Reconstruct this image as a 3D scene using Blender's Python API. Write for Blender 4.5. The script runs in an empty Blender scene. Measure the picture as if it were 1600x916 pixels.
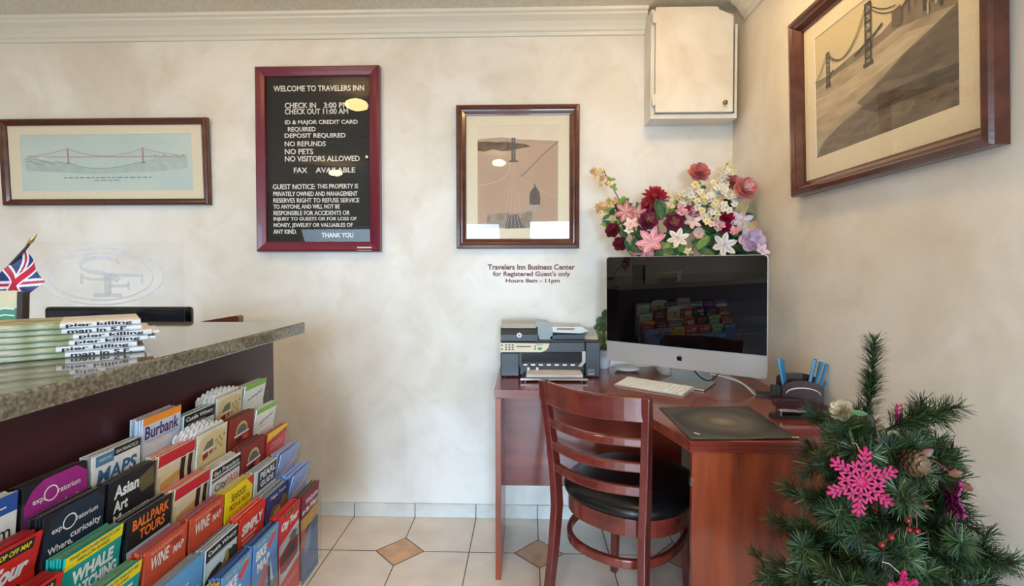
import bpy, math, random
from math import sin, cos, pi, radians, sqrt, atan2
from mathutils import Vector, Matrix

S = bpy.context.scene
COL = S.collection
random.seed(7)

# ------------------------------------------------------------------ camera, world, exposure
cam_data = bpy.data.cameras.new('camera')
cam = bpy.data.objects.new('camera', cam_data)
COL.objects.link(cam)
cam_data.sensor_fit = 'HORIZONTAL'
cam_data.sensor_width = 36.0
cam_data.lens = 36.0 * 770.0 / 1600.0
cam_data.shift_y = -21.0 / 1600.0
cam_data.clip_start = 0.02
cam.location = (0, 0, 1.235)
cam.rotation_euler = (radians(90 - 1.35), 0, radians(1.64))
S.camera = cam

S.view_settings.view_transform = 'Standard'
S.view_settings.look = 'None'
S.view_settings.gamma = 1.0
S.view_settings.use_curve_mapping = False
S.view_settings.exposure = 0.06

W = bpy.data.worlds.new('world')
S.world = W
W.use_nodes = True
W.node_tree.nodes['Background'].inputs[0].default_value = (0.72, 0.84, 1.0, 1)
W.node_tree.nodes['Background'].inputs[1].default_value = 1.2

BACK, RIGHT, LEFT, FRONT, CEIL = 2.41, 0.99, -3.75, -3.3, 2.45

def area_light(name, loc, rot, sx, sy, power, color):
    l = bpy.data.lights.new(name, 'AREA')
    l.shape = 'RECTANGLE'; l.size = sx; l.size_y = sy
    l.energy = power; l.color = color
    o = bpy.data.objects.new(name, l)
    o.location = loc; o.rotation_euler = rot
    COL.objects.link(o)
    return o

# windows in the wall behind the camera: (x0, x1, z0, z1, watts of daylight)
WINDOWS = [(-3.45, -1.75, 0.75, 1.95, 40), (-1.15, -0.35, 0.12, 1.95, 48), (0.02, 0.82, 0.85, 1.95, 54)]
for (x0, x1, z0, z1, p) in WINDOWS:
    o = area_light('window_daylight', ((x0+x1)/2, FRONT+0.03+0.27*(z1-z0), (z0+z1)/2), (radians(90-33), 0, 0), x1-x0-0.08, z1-z0-0.08, p, (0.54, 0.77, 1.0))
    o.data.spread = radians(95)
# globe ceiling lamps (x, y, glow)
DOWNLIGHTS = [(-1.14, 1.45, 44), (0.55, 1.55, 56), (-2.6, 1.0, 40), (-0.3, -0.7, 84), (-2.2, -0.9, 80)]

# ------------------------------------------------------------------ materials
MATS = {}
def nd(nt, t, **kw):
    n = nt.nodes.new(t)
    for k, v in kw.items(): setattr(n, k, v)
    return n

def mat(name, col, rough=0.5, metal=0.0, noise=None, col2=None, bump=None, spec=0.5, coat=0.0, stretch=None, trans=0.0, detail=4, emit=None, lo=0.35, hi=0.65, sheen=0):
    """procedural principled material; noise=scale mixes col and col2; bump=(scale,strength)"""
    if name in MATS: return MATS[name]
    m = bpy.data.materials.new(name); m.use_nodes = True
    nt = m.node_tree
    b = nt.nodes['Principled BSDF']
    b.inputs['Base Color'].default_value = (*col, 1)
    b.inputs['Roughness'].default_value = rough
    b.inputs['Metallic'].default_value = metal
    b.inputs['Specular IOR Level'].default_value = spec
    b.inputs['Coat Weight'].default_value = coat
    b.inputs['Coat Roughness'].default_value = 0.08
    b.inputs['Transmission Weight'].default_value = trans
    if emit:
        b.inputs['Emission Color'].default_value = (*emit[0], 1); b.inputs['Emission Strength'].default_value = emit[1]
    tc = nd(nt, 'ShaderNodeTexCoord')
    src = tc.outputs['Object']
    if stretch:
        mp = nd(nt, 'ShaderNodeMapping'); mp.inputs['Scale'].default_value = stretch
        nt.links.new(src, mp.inputs['Vector']); src = mp.outputs['Vector']
    if noise:
        tx = nd(nt, 'ShaderNodeTexNoise'); tx.inputs['Scale'].default_value = noise; tx.inputs['Detail'].default_value = detail
        nt.links.new(src, tx.inputs['Vector'])
        rp = nd(nt, 'ShaderNodeValToRGB')
        rp.color_ramp.elements[0].position = lo; rp.color_ramp.elements[0].color = (*col, 1)
        rp.color_ramp.elements[1].position = hi; rp.color_ramp.elements[1].color = (*(col2 or [c*0.8 for c in col]), 1)
        nt.links.new(tx.outputs['Fac'], rp.inputs['Fac'])
        nt.links.new(rp.outputs['Color'], b.inputs['Base Color'])
    if bump:
        t2 = nd(nt, 'ShaderNodeTexNoise'); t2.inputs['Scale'].default_value = bump[0]; t2.inputs['Detail'].default_value = 3
        nt.links.new(src, t2.inputs['Vector'])
        bp = nd(nt, 'ShaderNodeBump'); bp.inputs['Strength'].default_value = bump[1]; bp.inputs['Distance'].default_value = 0.01
        nt.links.new(t2.outputs['Fac'], bp.inputs['Height'])
        nt.links.new(bp.outputs['Normal'], b.inputs['Normal'])
    MATS[name] = m
    return m

def clear(name, tint=(1, 1, 1), gloss=1.0):
    """thin clear sheet: see-through with a fresnel reflection"""
    if name in MATS: return MATS[name]
    m = bpy.data.materials.new(name); m.use_nodes = True
    nt = m.node_tree; nt.nodes.clear()
    out = nd(nt, 'ShaderNodeOutputMaterial'); mx = nd(nt, 'ShaderNodeMixShader')
    tr = nd(nt, 'ShaderNodeBsdfTransparent'); tr.inputs[0].default_value = (*tint, 1)
    gl = nd(nt, 'ShaderNodeBsdfGlossy'); gl.inputs['Roughness'].default_value = 0.01
    fr = nd(nt, 'ShaderNodeFresnel'); ge = nd(nt, 'ShaderNodeNewGeometry')
    io = nd(nt, 'ShaderNodeMath', operation='MULTIPLY_ADD'); io.inputs[1].default_value = 1/1.45-1.45; io.inputs[2].default_value = 1.45
    nt.links.new(ge.outputs['Backfacing'], io.inputs[0]); nt.links.new(io.outputs[0], fr.inputs[0])
    mu = nd(nt, 'ShaderNodeMath', operation='MULTIPLY'); mu.inputs[1].default_value = gloss
    nt.links.new(fr.outputs[0], mu.inputs[0]); nt.links.new(mu.outputs[0], mx.inputs[0])
    nt.links.new(tr.outputs[0], mx.inputs[1]); nt.links.new(gl.outputs[0], mx.inputs[2])
    nt.links.new(mx.outputs[0], out.inputs[0])
    MATS[name] = m
    return m

def wood(name, c1, c2, axis, rough=0.3, coat=0.3, scale=9):
    st = {'x': (0.12, 1, 1), 'y': (1, 0.12, 1), 'z': (1, 1, 0.10)}[axis]
    return mat(name, c1, rough, noise=scale, col2=c2, stretch=[s*2.2 for s in st], coat=coat, detail=8, lo=0.3, hi=0.7, bump=(40, 0.04))

def rgb(r, g, b):
    f = lambda c: ((c/255+0.055)/1.055)**2.4 if c > 10 else c/255/12.92
    return (f(r), f(g), f(b))
def flat(r, g, b, rough=0.45, spec=0.35):
    return mat('print_%02x%02x%02x' % (r, g, b), rgb(r, g, b), rough, spec=spec, noise=60, col2=[c*0.93 for c in rgb(r, g, b)])

def plaster_material():
    m = bpy.data.materials.new('mottled_plaster'); m.use_nodes = True; nt = m.node_tree
    b = nt.nodes['Principled BSDF']; b.inputs['Roughness'].default_value = 0.55; b.inputs['Specular IOR Level'].default_value = 0.3
    g = nd(nt, 'ShaderNodeNewGeometry')
    def nz(s, d, dist):
        t = nd(nt, 'ShaderNodeTexNoise'); t.inputs['Scale'].default_value = s; t.inputs['Detail'].default_value = d
        t.inputs['Distortion'].default_value = dist
        nt.links.new(g.outputs['Position'], t.inputs['Vector']); return t.outputs['Fac']
    r1 = nd(nt, 'ShaderNodeValToRGB'); e = r1.color_ramp.elements
    e[0].position = 0.36; e[0].color = (*rgb(228, 222, 211), 1)
    e[1].position = 0.62; e[1].color = (*rgb(244, 241, 236), 1)
    nt.links.new(nz(2.6, 6, 0.6), r1.inputs['Fac'])
    r2 = nd(nt, 'ShaderNodeValToRGB'); e = r2.color_ramp.elements
    e[0].position = 0.34; e[0].color = (0.90, 0.88, 0.85, 1)
    e[1].position = 0.50; e[1].color = (1, 1, 1, 1)
    nt.links.new(nz(6.5, 5, 1.0), r2.inputs['Fac'])
    mx = nd(nt, 'ShaderNodeMixRGB', blend_type='MULTIPLY'); mx.inputs[0].default_value = 0.45
    nt.links.new(r1.outputs[0], mx.inputs[1]); nt.links.new(r2.outputs[0], mx.inputs[2])
    nt.links.new(mx.outputs[0], b.inputs['Base Color'])
    bp = nd(nt, 'ShaderNodeBump'); bp.inputs['Strength'].default_value = 0.12; bp.inputs['Distance'].default_value = 0.01
    nt.links.new(nz(14, 4, 0.3), bp.inputs['Height']); nt.links.new(bp.outputs[0], b.inputs['Normal'])
    MATS['plaster'] = m
    return m
PLASTER = plaster_material()

M_CEIL = mat('popcorn_ceiling', rgb(240, 236, 224), 0.9, bump=(85, 0.7), noise=90, col2=rgb(226, 221, 207))
M_TRIM = mat('white_trim_paint', rgb(232, 231, 222), 0.4)
M_TILE = mat('floor_tile_glaze', rgb(240, 227, 213), 0.28, noise=5, col2=rgb(222, 208, 195), detail=8, bump=(60, 0.03))
M_DIAM = mat('floor_diamond_glaze', rgb(222, 178, 138), 0.35, noise=14, col2=rgb(196, 152, 116), detail=8)
M_GROUT = mat('grout', rgb(122, 104, 88), 0.9, noise=50)
M_BASE = mat('base_tile_glaze', rgb(230, 229, 224), 0.3, noise=9, col2=rgb(210, 212, 210), detail=8)
M_WHITE = mat('white_paint', rgb(235, 232, 224), 0.5)
GLASS = clear('picture_glass', gloss=1.0)
ACRYL = clear('clear_acrylic', tint=(0.97, 0.98, 0.98), gloss=0.8)
SHEET = clear('clear_sheet', tint=(0.99, 0.99, 0.995), gloss=0.35)
M_MAHOG_X = wood('mahogany_grain_along', rgb(146, 62, 42), rgb(108, 40, 28), 'x', 0.22, 0.5)
M_MAHOG_Z = wood('mahogany_grain_up', rgb(166, 76, 40), rgb(96, 36, 20), 'z', 0.3, 0.3)
M_CHAIR = wood('chair_stain', rgb(114, 46, 40), rgb(84, 29, 26), 'z', 0.24, 0.5)
M_CHAIRR = wood('chair_stain_rail', rgb(122, 50, 38), rgb(84, 29, 23), 'x', 0.22, 0.5)
M_COUNTER = wood('dark_counter_wood', rgb(74, 32, 36), rgb(46, 18, 22), 'y', 0.38, 0.15, 7)
M_FRAME = wood('frame_wood', rgb(98, 48, 34), rgb(70, 30, 22), 'x', 0.25, 0.4)
M_MAT = mat('mat_board', rgb(236, 227, 203), 0.8, noise=120, col2=rgb(229, 220, 196))
M_BLACKP = mat('black_plastic', rgb(40, 42, 45), 0.35, noise=200, col2=rgb(34, 36, 39))
M_BLACKG = mat('black_gloss', rgb(10, 10, 12), 0.06)
M_ALU = mat('aluminium', rgb(214, 213, 210), 0.32, metal=0.55, noise=300, col2=rgb(208, 207, 204))
M_CHROME = mat('chrome', rgb(210, 205, 200), 0.15, metal=1.0)
M_BRASS = mat('brass', rgb(150, 118, 62), 0.3, metal=0.9)
M_VINYL = mat('black_vinyl', rgb(17, 17, 19), 0.33, bump=(30, 0.06))
M_LETTER = mat('white_plastic_letters', rgb(238, 236, 230), 0.5)
M_MAROON = mat('maroon_enamel', rgb(108, 10, 44), 0.28, coat=0.3)
M_FELT = mat('black_felt', rgb(30, 30, 29), 0.75, noise=150, col2=rgb(26, 26, 26))

def granite():
    m = bpy.data.materials.new('speckled_granite'); m.use_nodes = True; nt = m.node_tree
    b = nt.nodes['Principled BSDF']; b.inputs['Roughness'].default_value = 0.06; b.inputs['Specular IOR Level'].default_value = 0.9
    g = nd(nt, 'ShaderNodeNewGeometry')
    t = nd(nt, 'ShaderNodeTexNoise'); t.inputs['Scale'].default_value = 150; t.inputs['Detail'].default_value = 6
    v = nd(nt, 'ShaderNodeTexVoronoi'); v.inputs['Scale'].default_value = 210
    for x in (t, v): nt.links.new(g.outputs['Position'], x.inputs['Vector'])
    r = nd(nt, 'ShaderNodeValToRGB'); e = r.color_ramp.elements
    e[0].position = 0.33; e[0].color = (*rgb(92, 86, 72), 1); e[1].position = 0.68; e[1].color = (*rgb(150, 143, 124), 1)
    k = e.new(0.5); k.color = (*rgb(120, 113, 97), 1)
    nt.links.new(t.outputs['Fac'], r.inputs['Fac'])
    r2 = nd(nt, 'ShaderNodeValToRGB'); e = r2.color_ramp.elements
    e[0].position = 0.08; e[0].color = (0.35, 0.33, 0.3, 1); e[1].position = 0.18; e[1].color = (1, 1, 1, 1)
    nt.links.new(v.outputs['Distance'], r2.inputs['Fac'])
    mx = nd(nt, 'ShaderNodeMixRGB', blend_type='MULTIPLY'); mx.inputs[0].default_value = 0.8
    nt.links.new(r.outputs[0], mx.inputs[1]); nt.links.new(r2.outputs[0], mx.inputs[2])
    nt.links.new(mx.outputs[0], b.inputs['Base Color'])
    return m
M_GRANITE = granite()

# ------------------------------------------------------------------ mesh building
_TEXT = {}
def text_mesh(s, bold=0.0, shear=0.0, spacing=1.0):
    key = (s, bold, shear, spacing)
    if key not in _TEXT:
        cu = bpy.data.curves.new('text', 'FONT'); cu.body = s; cu.offset = bold; cu.shear = shear
        cu.resolution_u = 3; cu.space_character = spacing
        o = bpy.data.objects.new('text', cu); COL.objects.link(o)
        dg = bpy.context.evaluated_depsgraph_get(); dg.update()
        me = bpy.data.meshes.new_from_object(o.evaluated_get(dg))
        vs = [tuple(v.co) for v in me.vertices]; fs = [tuple(p.vertices) for p in me.polygons]
        bpy.data.objects.remove(o); bpy.data.curves.remove(cu); bpy.data.meshes.remove(me)
        _TEXT[key] = (vs, fs)
    return _TEXT[key]

class MB:
    def __init__(self, m=None):
        self.v = []; self.f = []; self.mi = []; self.sm = []; self.mats = []; self.m = m
    def _m(self, m):
        m = m or self.m
        if m not in self.mats: self.mats.append(m)
        return self.mats.index(m)
    def add(self, vs, fs, m=None, smooth=False, M=None):
        o = len(self.v); i = self._m(m)
        for p in vs:
            self.v.append(tuple(M @ Vector(p)) if M is not None else tuple(p))
        for f in fs:
            self.f.append(tuple(o+k for k in f)); self.mi.append(i); self.sm.append(smooth)
        return self
    def box(self, x0, x1, y0, y1, z0, z1, m=None, M=None):
        v = [(x, y, z) for x in (x0, x1) for y in (y0, y1) for z in (z0, z1)]
        f = [(0,1,3,2), (4,6,7,5), (0,4,5,1), (2,3,7,6), (0,2,6,4), (1,5,7,3)]
        return self.add(v, f, m, False, M)
    def prism(self, poly, axis, a, b, m=None, smooth=False, M=None):
        """poly: 2D points ccw; axis 'x': pts=(y,z), 'y': pts=(x,z), 'z': pts=(x,y)"""
        n = len(poly)
        def P(p, t):
            return {'x': (t, p[0], p[1]), 'y': (p[0], t, p[1]), 'z': (p[0], p[1], t)}[axis]
        v = [P(p, a) for p in poly] + [P(p, b) for p in poly]
        f = [tuple(range(n))[::-1], tuple(range(n, 2*n))]
        self.add(v, f, m, False, M)
        self.add(v, [(i, (i+1) % n, n+(i+1) % n, n+i) for i in range(n)], m, smooth, M)
        return self
    def tube(self, path, r, n=8, m=None, cap=True, M=None):
        """round tube along path; r number or list"""
        P = [Vector(p) for p in path]; k = len(P)
        R = r if isinstance(r, (list, tuple)) else [r]*k
        vs = []; prev = None
        for i in range(k):
            t = (P[min(i+1, k-1)] - P[max(i-1, 0)]).normalized()
            a = prev if prev is not None else (Vector((0, 0, 1)) if abs(t.z) < 0.9 else Vector((1, 0, 0)))
            a = (a - t*a.dot(t)).normalized(); prev = a
            b = t.cross(a)
            for j in range(n):
                th = 2*pi*j/n
                vs.append(P[i] + (a*cos(th) + b*sin(th))*R[i])
        fs = [(i*n+j, i*n+(j+1) % n, (i+1)*n+(j+1) % n, (i+1)*n+j) for i in range(k-1) for j in range(n)]
        self.add(vs, fs, m, True, M)
        if cap:
            self.add(vs[:n], [tuple(range(n))[::-1]], m, False, M); self.add(vs[-n:], [tuple(range(n))], m, False, M)
        return self
    def sweep(self, path, side, w, t, m=None, M=None, smooth=False):
        """rectangular bar: width w along side (vector or list), thickness t across"""
        P = [Vector(p) for p in path]; k = len(P); vs = []
        for i in range(k):
            d = (P[min(i+1, k-1)] - P[max(i-1, 0)]).normalized()
            s = Vector(side[i] if isinstance(side, list) else side); s = (s - d*s.dot(d)).normalized()
            q = d.cross(s)
            ww = w[i] if isinstance(w, list) else w
            tt = t[i] if isinstance(t, list) else t
            for a, b in ((-1,-1), (1,-1), (1,1), (-1,1)):
                vs.append(P[i] + s*(a*ww/2) + q*(b*tt/2))
        fs = [(i*4+j, i*4+(j+1) % 4, i*4+4+(j+1) % 4, i*4+4+j) for i in range(k-1) for j in range(4)]
        fs += [(3, 2, 1, 0), tuple(range(k*4-4, k*4))]
        return self.add(vs, fs, m, smooth, M)
    def lathe(self, prof, n=24, m=None, c=(0, 0, 0), smooth=True, M=None, sx=1, sy=1):
        vs = [(c[0]+r*sx*cos(2*pi*j/n), c[1]+r*sy*sin(2*pi*j/n), c[2]+z) for r, z in prof for j in range(n)]
        k = len(prof)
        fs = [(i*n+j, i*n+(j+1) % n, (i+1)*n+(j+1) % n, (i+1)*n+j) for i in range(k-1) for j in range(n)]
        self.add(vs, fs, m, smooth, M)
        if prof[0][0] > 1e-6: self.add(vs[:n], [tuple(range(n))[::-1]], m, False, M)
        if prof[-1][0] > 1e-6: self.add(vs[-n:], [tuple(range(n))], m, False, M)
        return self
    def ball(self, c, r, m=None, n=10, sz=1.0, M=None):
        prof = [(r*sin(pi*i/n) if 0 < i < n else 0.0001*r, -r*sz*cos(pi*i/n)) for i in range(n+1)]
        return self.lathe(prof, max(8, n), m, c, True, M)
    # flat artwork in the local u,v plane facing -y
    def poly(self, pts, y=0.0, m=None, M=None):
        a = sum(pts[i][0]*pts[(i+1) % len(pts)][1]-pts[(i+1) % len(pts)][0]*pts[i][1] for i in range(len(pts)))
        if a < 0: pts = pts[::-1]
        return self.add([(p[0], y, p[1]) for p in pts], [tuple(range(len(pts)))], m, False, M)
    def rect(self, u0, u1, v0, v1, y=0.0, m=None, M=None):
        return self.poly([(u0, v0), (u1, v0), (u1, v1), (u0, v1)], y, m, M)
    def stroke(self, pts, w, y=0.0, m=None, closed=False, M=None):
        k = len(pts); L = []; Rr = []
        for i in range(k):
            a = pts[(i-1) % k] if (closed or i > 0) else pts[i]
            b = pts[(i+1) % k] if (closed or i < k-1) else pts[i]
            dx, dz = b[0]-a[0], b[1]-a[1]; l = sqrt(dx*dx+dz*dz) or 1
            nx, nz = -dz/l*w/2, dx/l*w/2
            L.append((pts[i][0]+nx, y, pts[i][1]+nz)); Rr.append((pts[i][0]-nx, y, pts[i][1]-nz))
        n = k if closed else k-1
        return self.add(L+Rr, [(k+i, k+(i+1) % k, (i+1) % k, i) for i in range(n)], m, False, M)
    def text(self, s, u0, u1, v0, v1, y=0.0, m=None, bold=0.0, shear=0.0, M=None, depth=0.0):
        """string fitted to the box u0..u1, v0..v1 (v0 baseline of the lowest glyph point)"""
        vs, fs = text_mesh(s, bold, shear)
        if not vs: return self
        xs = [p[0] for p in vs]; ys = [p[1] for p in vs]
        ax, bx, ay, by = min(xs), max(xs), min(ys), max(ys)
        fx = (u1-u0)/max(bx-ax, 1e-6); fy = (v1-v0)/max(by-ay, 1e-6)
        out = [(u0+(p[0]-ax)*fx, y, v0+(p[1]-ay)*fy) for p in vs]
        self.add(out, fs, m, False, M)
        if depth:
            from collections import Counter
            ec = Counter()
            for f in fs:
                for i in range(len(f)): ec[tuple(sorted((f[i], f[(i+1) % len(f)])))] += 1
            ed = [e for e, c in ec.items() if c == 1]
            n = len(out)
            back = [(p[0], y+depth, p[2]) for p in out]
            self.add(out+back, [(a, b, b+n, a+n) for a, b in ed], m, False, M)
        return self
    def build(self, name, parent=None, bevel=0.0, seg=2, sub=0, label=None):
        me = bpy.data.meshes.new(name)
        me.from_pydata(self.v, [], self.f); 
        for mt in self.mats: me.materials.append(mt)
        me.polygons.foreach_set('material_index', self.mi)
        me.polygons.foreach_set('use_smooth', self.sm)
        me.update()
        o = bpy.data.objects.new(name, me); COL.objects.link(o)
        if parent: o.parent = parent
        if bevel:
            b = o.modifiers.new('bevel', 'BEVEL'); b.width = bevel; b.segments = seg; b.limit_method = 'ANGLE'; b.angle_limit = radians(40)
        if sub:
            s = o.modifiers.new('subd', 'SUBSURF'); s.levels = sub; s.render_levels = sub
        if label: o['label'] = label
        return o

def tag(o, label, cat, group=None):
    o['label'] = label; o['category'] = cat
    if group: o['group'] = group
    return o
def thing(name, label, cat, loc=(0, 0, 0), rz=0.0, rx=0.0, ry=0.0, group=None):
    o = bpy.data.objects.new(name, None); o.empty_display_size = 0.05
    COL.objects.link(o); o.location = loc; o.rotation_euler = (rx, ry, rz)
    return tag(o, label, cat, group)
def structure(o):
    o['kind'] = 'structure'; return o
def copy_thing(root, label=None):
    r = root.copy(); COL.objects.link(r)
    if label: r['label'] = label
    for ch in list(root.children):
        c = ch.copy(); COL.objects.link(c); c.parent = r
        for g in list(ch.children):
            d = g.copy(); COL.objects.link(d); d.parent = c
    return r

# ================================================================== THE ROOM
structure(MB(PLASTER).box(LEFT-0.1, RIGHT+0.1, BACK, BACK+0.1, 0, CEIL+0.05).build('wall_back'))
structure(MB(PLASTER).box(RIGHT, RIGHT+0.1, FRONT, BACK, 0, CEIL+0.05).build('wall_right'))
structure(MB(mat('taupe_wall_paint', rgb(166, 152, 136), 0.7, noise=4, col2=rgb(152, 140, 124))).box(LEFT-0.1, LEFT, FRONT, BACK, 0, CEIL+0.05).build('wall_left'))
b = MB(PLASTER)
xs = [LEFT-0.1] + [x for w in WINDOWS for x in w[:2]] + [RIGHT+0.1]
for i in range(0, len(xs), 2): b.box(xs[i], xs[i+1], FRONT-0.12, FRONT, 0, CEIL+0.05)
for (x0, x1, z0, z1, p) in WINDOWS:
    b.box(x0, x1, FRONT-0.12, FRONT, z1, CEIL+0.05); b.box(x0, x1, FRONT-0.12, FRONT, 0, z0)
structure(b.build('wall_front'))
structure(MB(M_CEIL).box(LEFT-0.1, RIGHT+0.1, FRONT-0.1, BACK+0.1, CEIL, CEIL+0.06).build('ceiling'))
for i, (x0, x1, z0, z1, p) in enumerate(WINDOWS):
    b = MB(M_TRIM); t = 0.04
    b.box(x0, x0+t, FRONT-0.1, FRONT+0.01, z0, z1); b.box(x1-t, x1, FRONT-0.1, FRONT+0.01, z0, z1)
    b.box(x0+t, x1-t, FRONT-0.1, FRONT+0.01, z1-t, z1); b.box(x0+t, x1-t, FRONT-0.1, FRONT+0.01, z0, z0+t)
    if x1-x0 > 1: b.box((x0+x1)/2-0.02, (x0+x1)/2+0.02, FRONT-0.06, FRONT-0.01, z0+t, z1-t)
    structure(b.build('window_%d' % (i+1)))

# floor: square tiles, their corners cut round every second crossing for a diamond inset
tile = 0.3027; X0, Y0 = 0.056, 2.106; g = 0.0022; cut = 0.345*tile
b = MB(M_TILE)
b.add([(LEFT-.1, FRONT-.1, -0.0018), (RIGHT+.1, FRONT-.1, -0.0018), (RIGHT+.1, BACK, -0.0018), (LEFT-.1, BACK, -0.0018)], [(0, 1, 2, 3)], M_GROUT)
for i in range(-13, 4):
    for j in range(-18, 1):
        xa, xb = X0+i*tile, X0+(i+1)*tile; ya, yb = Y0+j*tile, Y0+(j+1)*tile
        if xa > RIGHT or xb < LEFT or yb < FRONT: continue
        pts = []
        for (cx, cy, ii, jj) in ((xa, ya, i, j), (xb, ya, i+1, j), (xb, yb, i+1, j+1), (xa, yb, i, j+1)):
            sx = 1 if cx == xa else -1; sy = 1 if cy == ya else -1
            if ii % 2 == 0 and jj % 2 == 0:
                p1 = (cx+sx*(cut+g), cy+sy*g); p2 = (cx+sx*g, cy+sy*(cut+g))
                pts += [p2, p1] if sx*sy > 0 else [p1, p2]
            else: pts.append((cx+sx*g, cy+sy*g))
        pts = [(min(max(px, LEFT-.1), RIGHT+.05), min(py, BACK)) for px, py in pts]
        b.add([(px, py, 0) for px, py in pts], [tuple(range(len(pts)))], M_TILE)
        if i % 2 == 0 and j % 2 == 0 and xa < RIGHT:
            c = cut-g
            b.add([(xa-c, ya, 0), (xa, ya-c, 0), (xa+c, ya, 0), (xa, ya+c, 0)], [(0, 1, 2, 3)], M_DIAM)
b.box(LEFT-.1, RIGHT+.1, FRONT-.1, BACK+.1, -0.08, -0.004, M_GROUT)
structure(b.build('floor'))
# tiled baseboards
b = MB(M_BASE); b.box(LEFT, RIGHT, BACK-0.008, BACK, 0, 0.064, M_GROUT)
x = -0.852-10*tile
while x < RIGHT:
    b.box(max(x+g, LEFT), min(x+tile-g, RIGHT), BACK-0.012, BACK-0.002, 0.001, 0.066); x += tile
structure(b.build('baseboard_back'))
b = MB(M_BASE); b.box(RIGHT-0.008, RIGHT, FRONT, BACK-.012, 0, 0.064, M_GROUT)
y = BACK-0.012
while y > FRONT:
    b.box(RIGHT-0.012, RIGHT-0.002, y-tile+2*g, y, 0.001, 0.066); y -= tile
structure(b.build('baseboard_right'))
# crown moulding: profile (out from wall, height)
CR = [(0, 2.352), (0.012, 2.352), (0.016, 2.366), (0.024, 2.372), (0.030, 2.386), (0.044, 2.406), (0.062, 2.420), (0.068, 2.424), (0.070, 2.432), (0.082, 2.438), (0.086, CEIL), (0, CEIL)]
structure(MB(M_TRIM).prism([(BACK-o, z) for o, z in CR], 'x', LEFT, 0.567).build('trim_1'))
structure(MB(M_TRIM).prism([(RIGHT-o, z) for o, z in CR], 'y', FRONT, BACK-0.137).build('trim_2'))
structure(MB(M_TRIM).prism([(LEFT+o, z) for o, z in CR], 'y', FRONT, BACK).build('trim_3'))

# flush dome lamps on the ceiling (out of the picture, they warm the upper walls and the ceiling)
for i, (x, y, p) in enumerate(DOWNLIGHTS):
    t = thing('ceiling_lamp', 'round ceiling lamp with a warm glowing globe, %s' % ['above the counter end', 'above the desk', 'near the left wall', 'behind the camera on the right', 'behind the camera on the left'][i], 'ceiling light', (x, y, CEIL), group='globe ceiling lamps')
    MB(M_TRIM).lathe([(0.060, 0), (0.060, -0.014), (0.050, -0.020), (0.010, -0.024), (0.010, -0.090)], 28).build('canopy', t)
    MB(mat('warm_lamp_%d' % p, (1, .8, .5), 0.5, emit=((1.0, 0.66, 0.28), p))).lathe([(0.012, -0.085), (0.044, -0.089), (0.070, -0.103), (0.078, -0.118), (0.070, -0.134), (0.044, -0.147), (0.0001, -0.151)], 32).build('globe', t)

# corner wall cupboard
t = thing('wall_cupboard', 'cream plastered wall cupboard high in the corner with a cut top corner', 'cupboard', (0.568, BACK-0.001, 1.918))
M_CUP = PLASTER
b = MB(M_CUP); fw = 0.392; d = 0.118
b.box(0, fw, -d, 0, 0, 0.022); b.box(0, 0.018, -d, 0, 0.022, 0.495)
b.box(fw-0.012, fw, -d, 0, 0.022, 0.425); b.box(0.018, fw-0.012, -0.012, 0, 0.022, 0.425); b.box(0.018, 0.29, -d, -0.012, 0.495-.02, 0.495)
b.build('body', t, 0.002)
dr = [(0.016, 0.024), (0.368, 0.024), (0.368, 0.448), (0.352, 0.461), (0.335, 0.466), (0.318, 0.474), (0.303, 0.480), (0.294, 0.490), (0.286, 0.494), (0.016, 0.494)]
dr = [(u-0.004 if u > .3 else u+.002, v) for u, v in dr]
door = MB(M_CUP).prism(dr, 'y', -d-0.021, -d-0.001).build('door', t, 0.003)
MB(M_BRASS).lathe([(0.004, 0), (0.004, 0.012), (0.010, 0.014), (0.011, 0.018), (0.0085, 0.022), (0.0001, 0.023)], 20, M=Matrix.Translation((0.325, -d-0.020, 0.060)) @ Matrix.Rotation(radians(90), 4, 'X')).build('knob', door, label='round brass knob')
for hz in (0.055, 0.425):
    MB(M_CUP).box(-0.002+.004, 0.020, -d-0.0265, -d-0.0215, hz, hz+0.045).tube([(0.011, -d-0.024, hz-.004), (0.011, -d-0.024, hz+0.05)], 0.004).build('hinge', door)

# ================================================================== PICTURES AND SIGNS ON THE WALLS
def frame_mesh(w, h, prof, m):
    """mitred frame; prof = list of (inset from outer edge, height off wall)"""
    b = MB(m); k = len(prof)
    vs = []
    for (i, d) in prof:
        for (su, sv) in ((-1, -1), (1, -1), (1, 1), (-1, 1)):
            vs.append((su*(w/2-i), -d, sv*(h/2-i)))
    fs = []
    for p in range(k-1):
        for j in range(4):
            fs.append((p*4+j, p*4+(j+1) % 4, p*4+4+(j+1) % 4, p*4+4+j))
    return b.add(vs, fs)

PROF = lambda fw: [(0, 0), (0, 0.022), (0.004, 0.028), (fw*0.35, 0.030), (fw*0.5, 0.024), (fw*0.62, 0.023), (fw*0.9, 0.016), (fw, 0.015), (fw, 0.004)]

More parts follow.
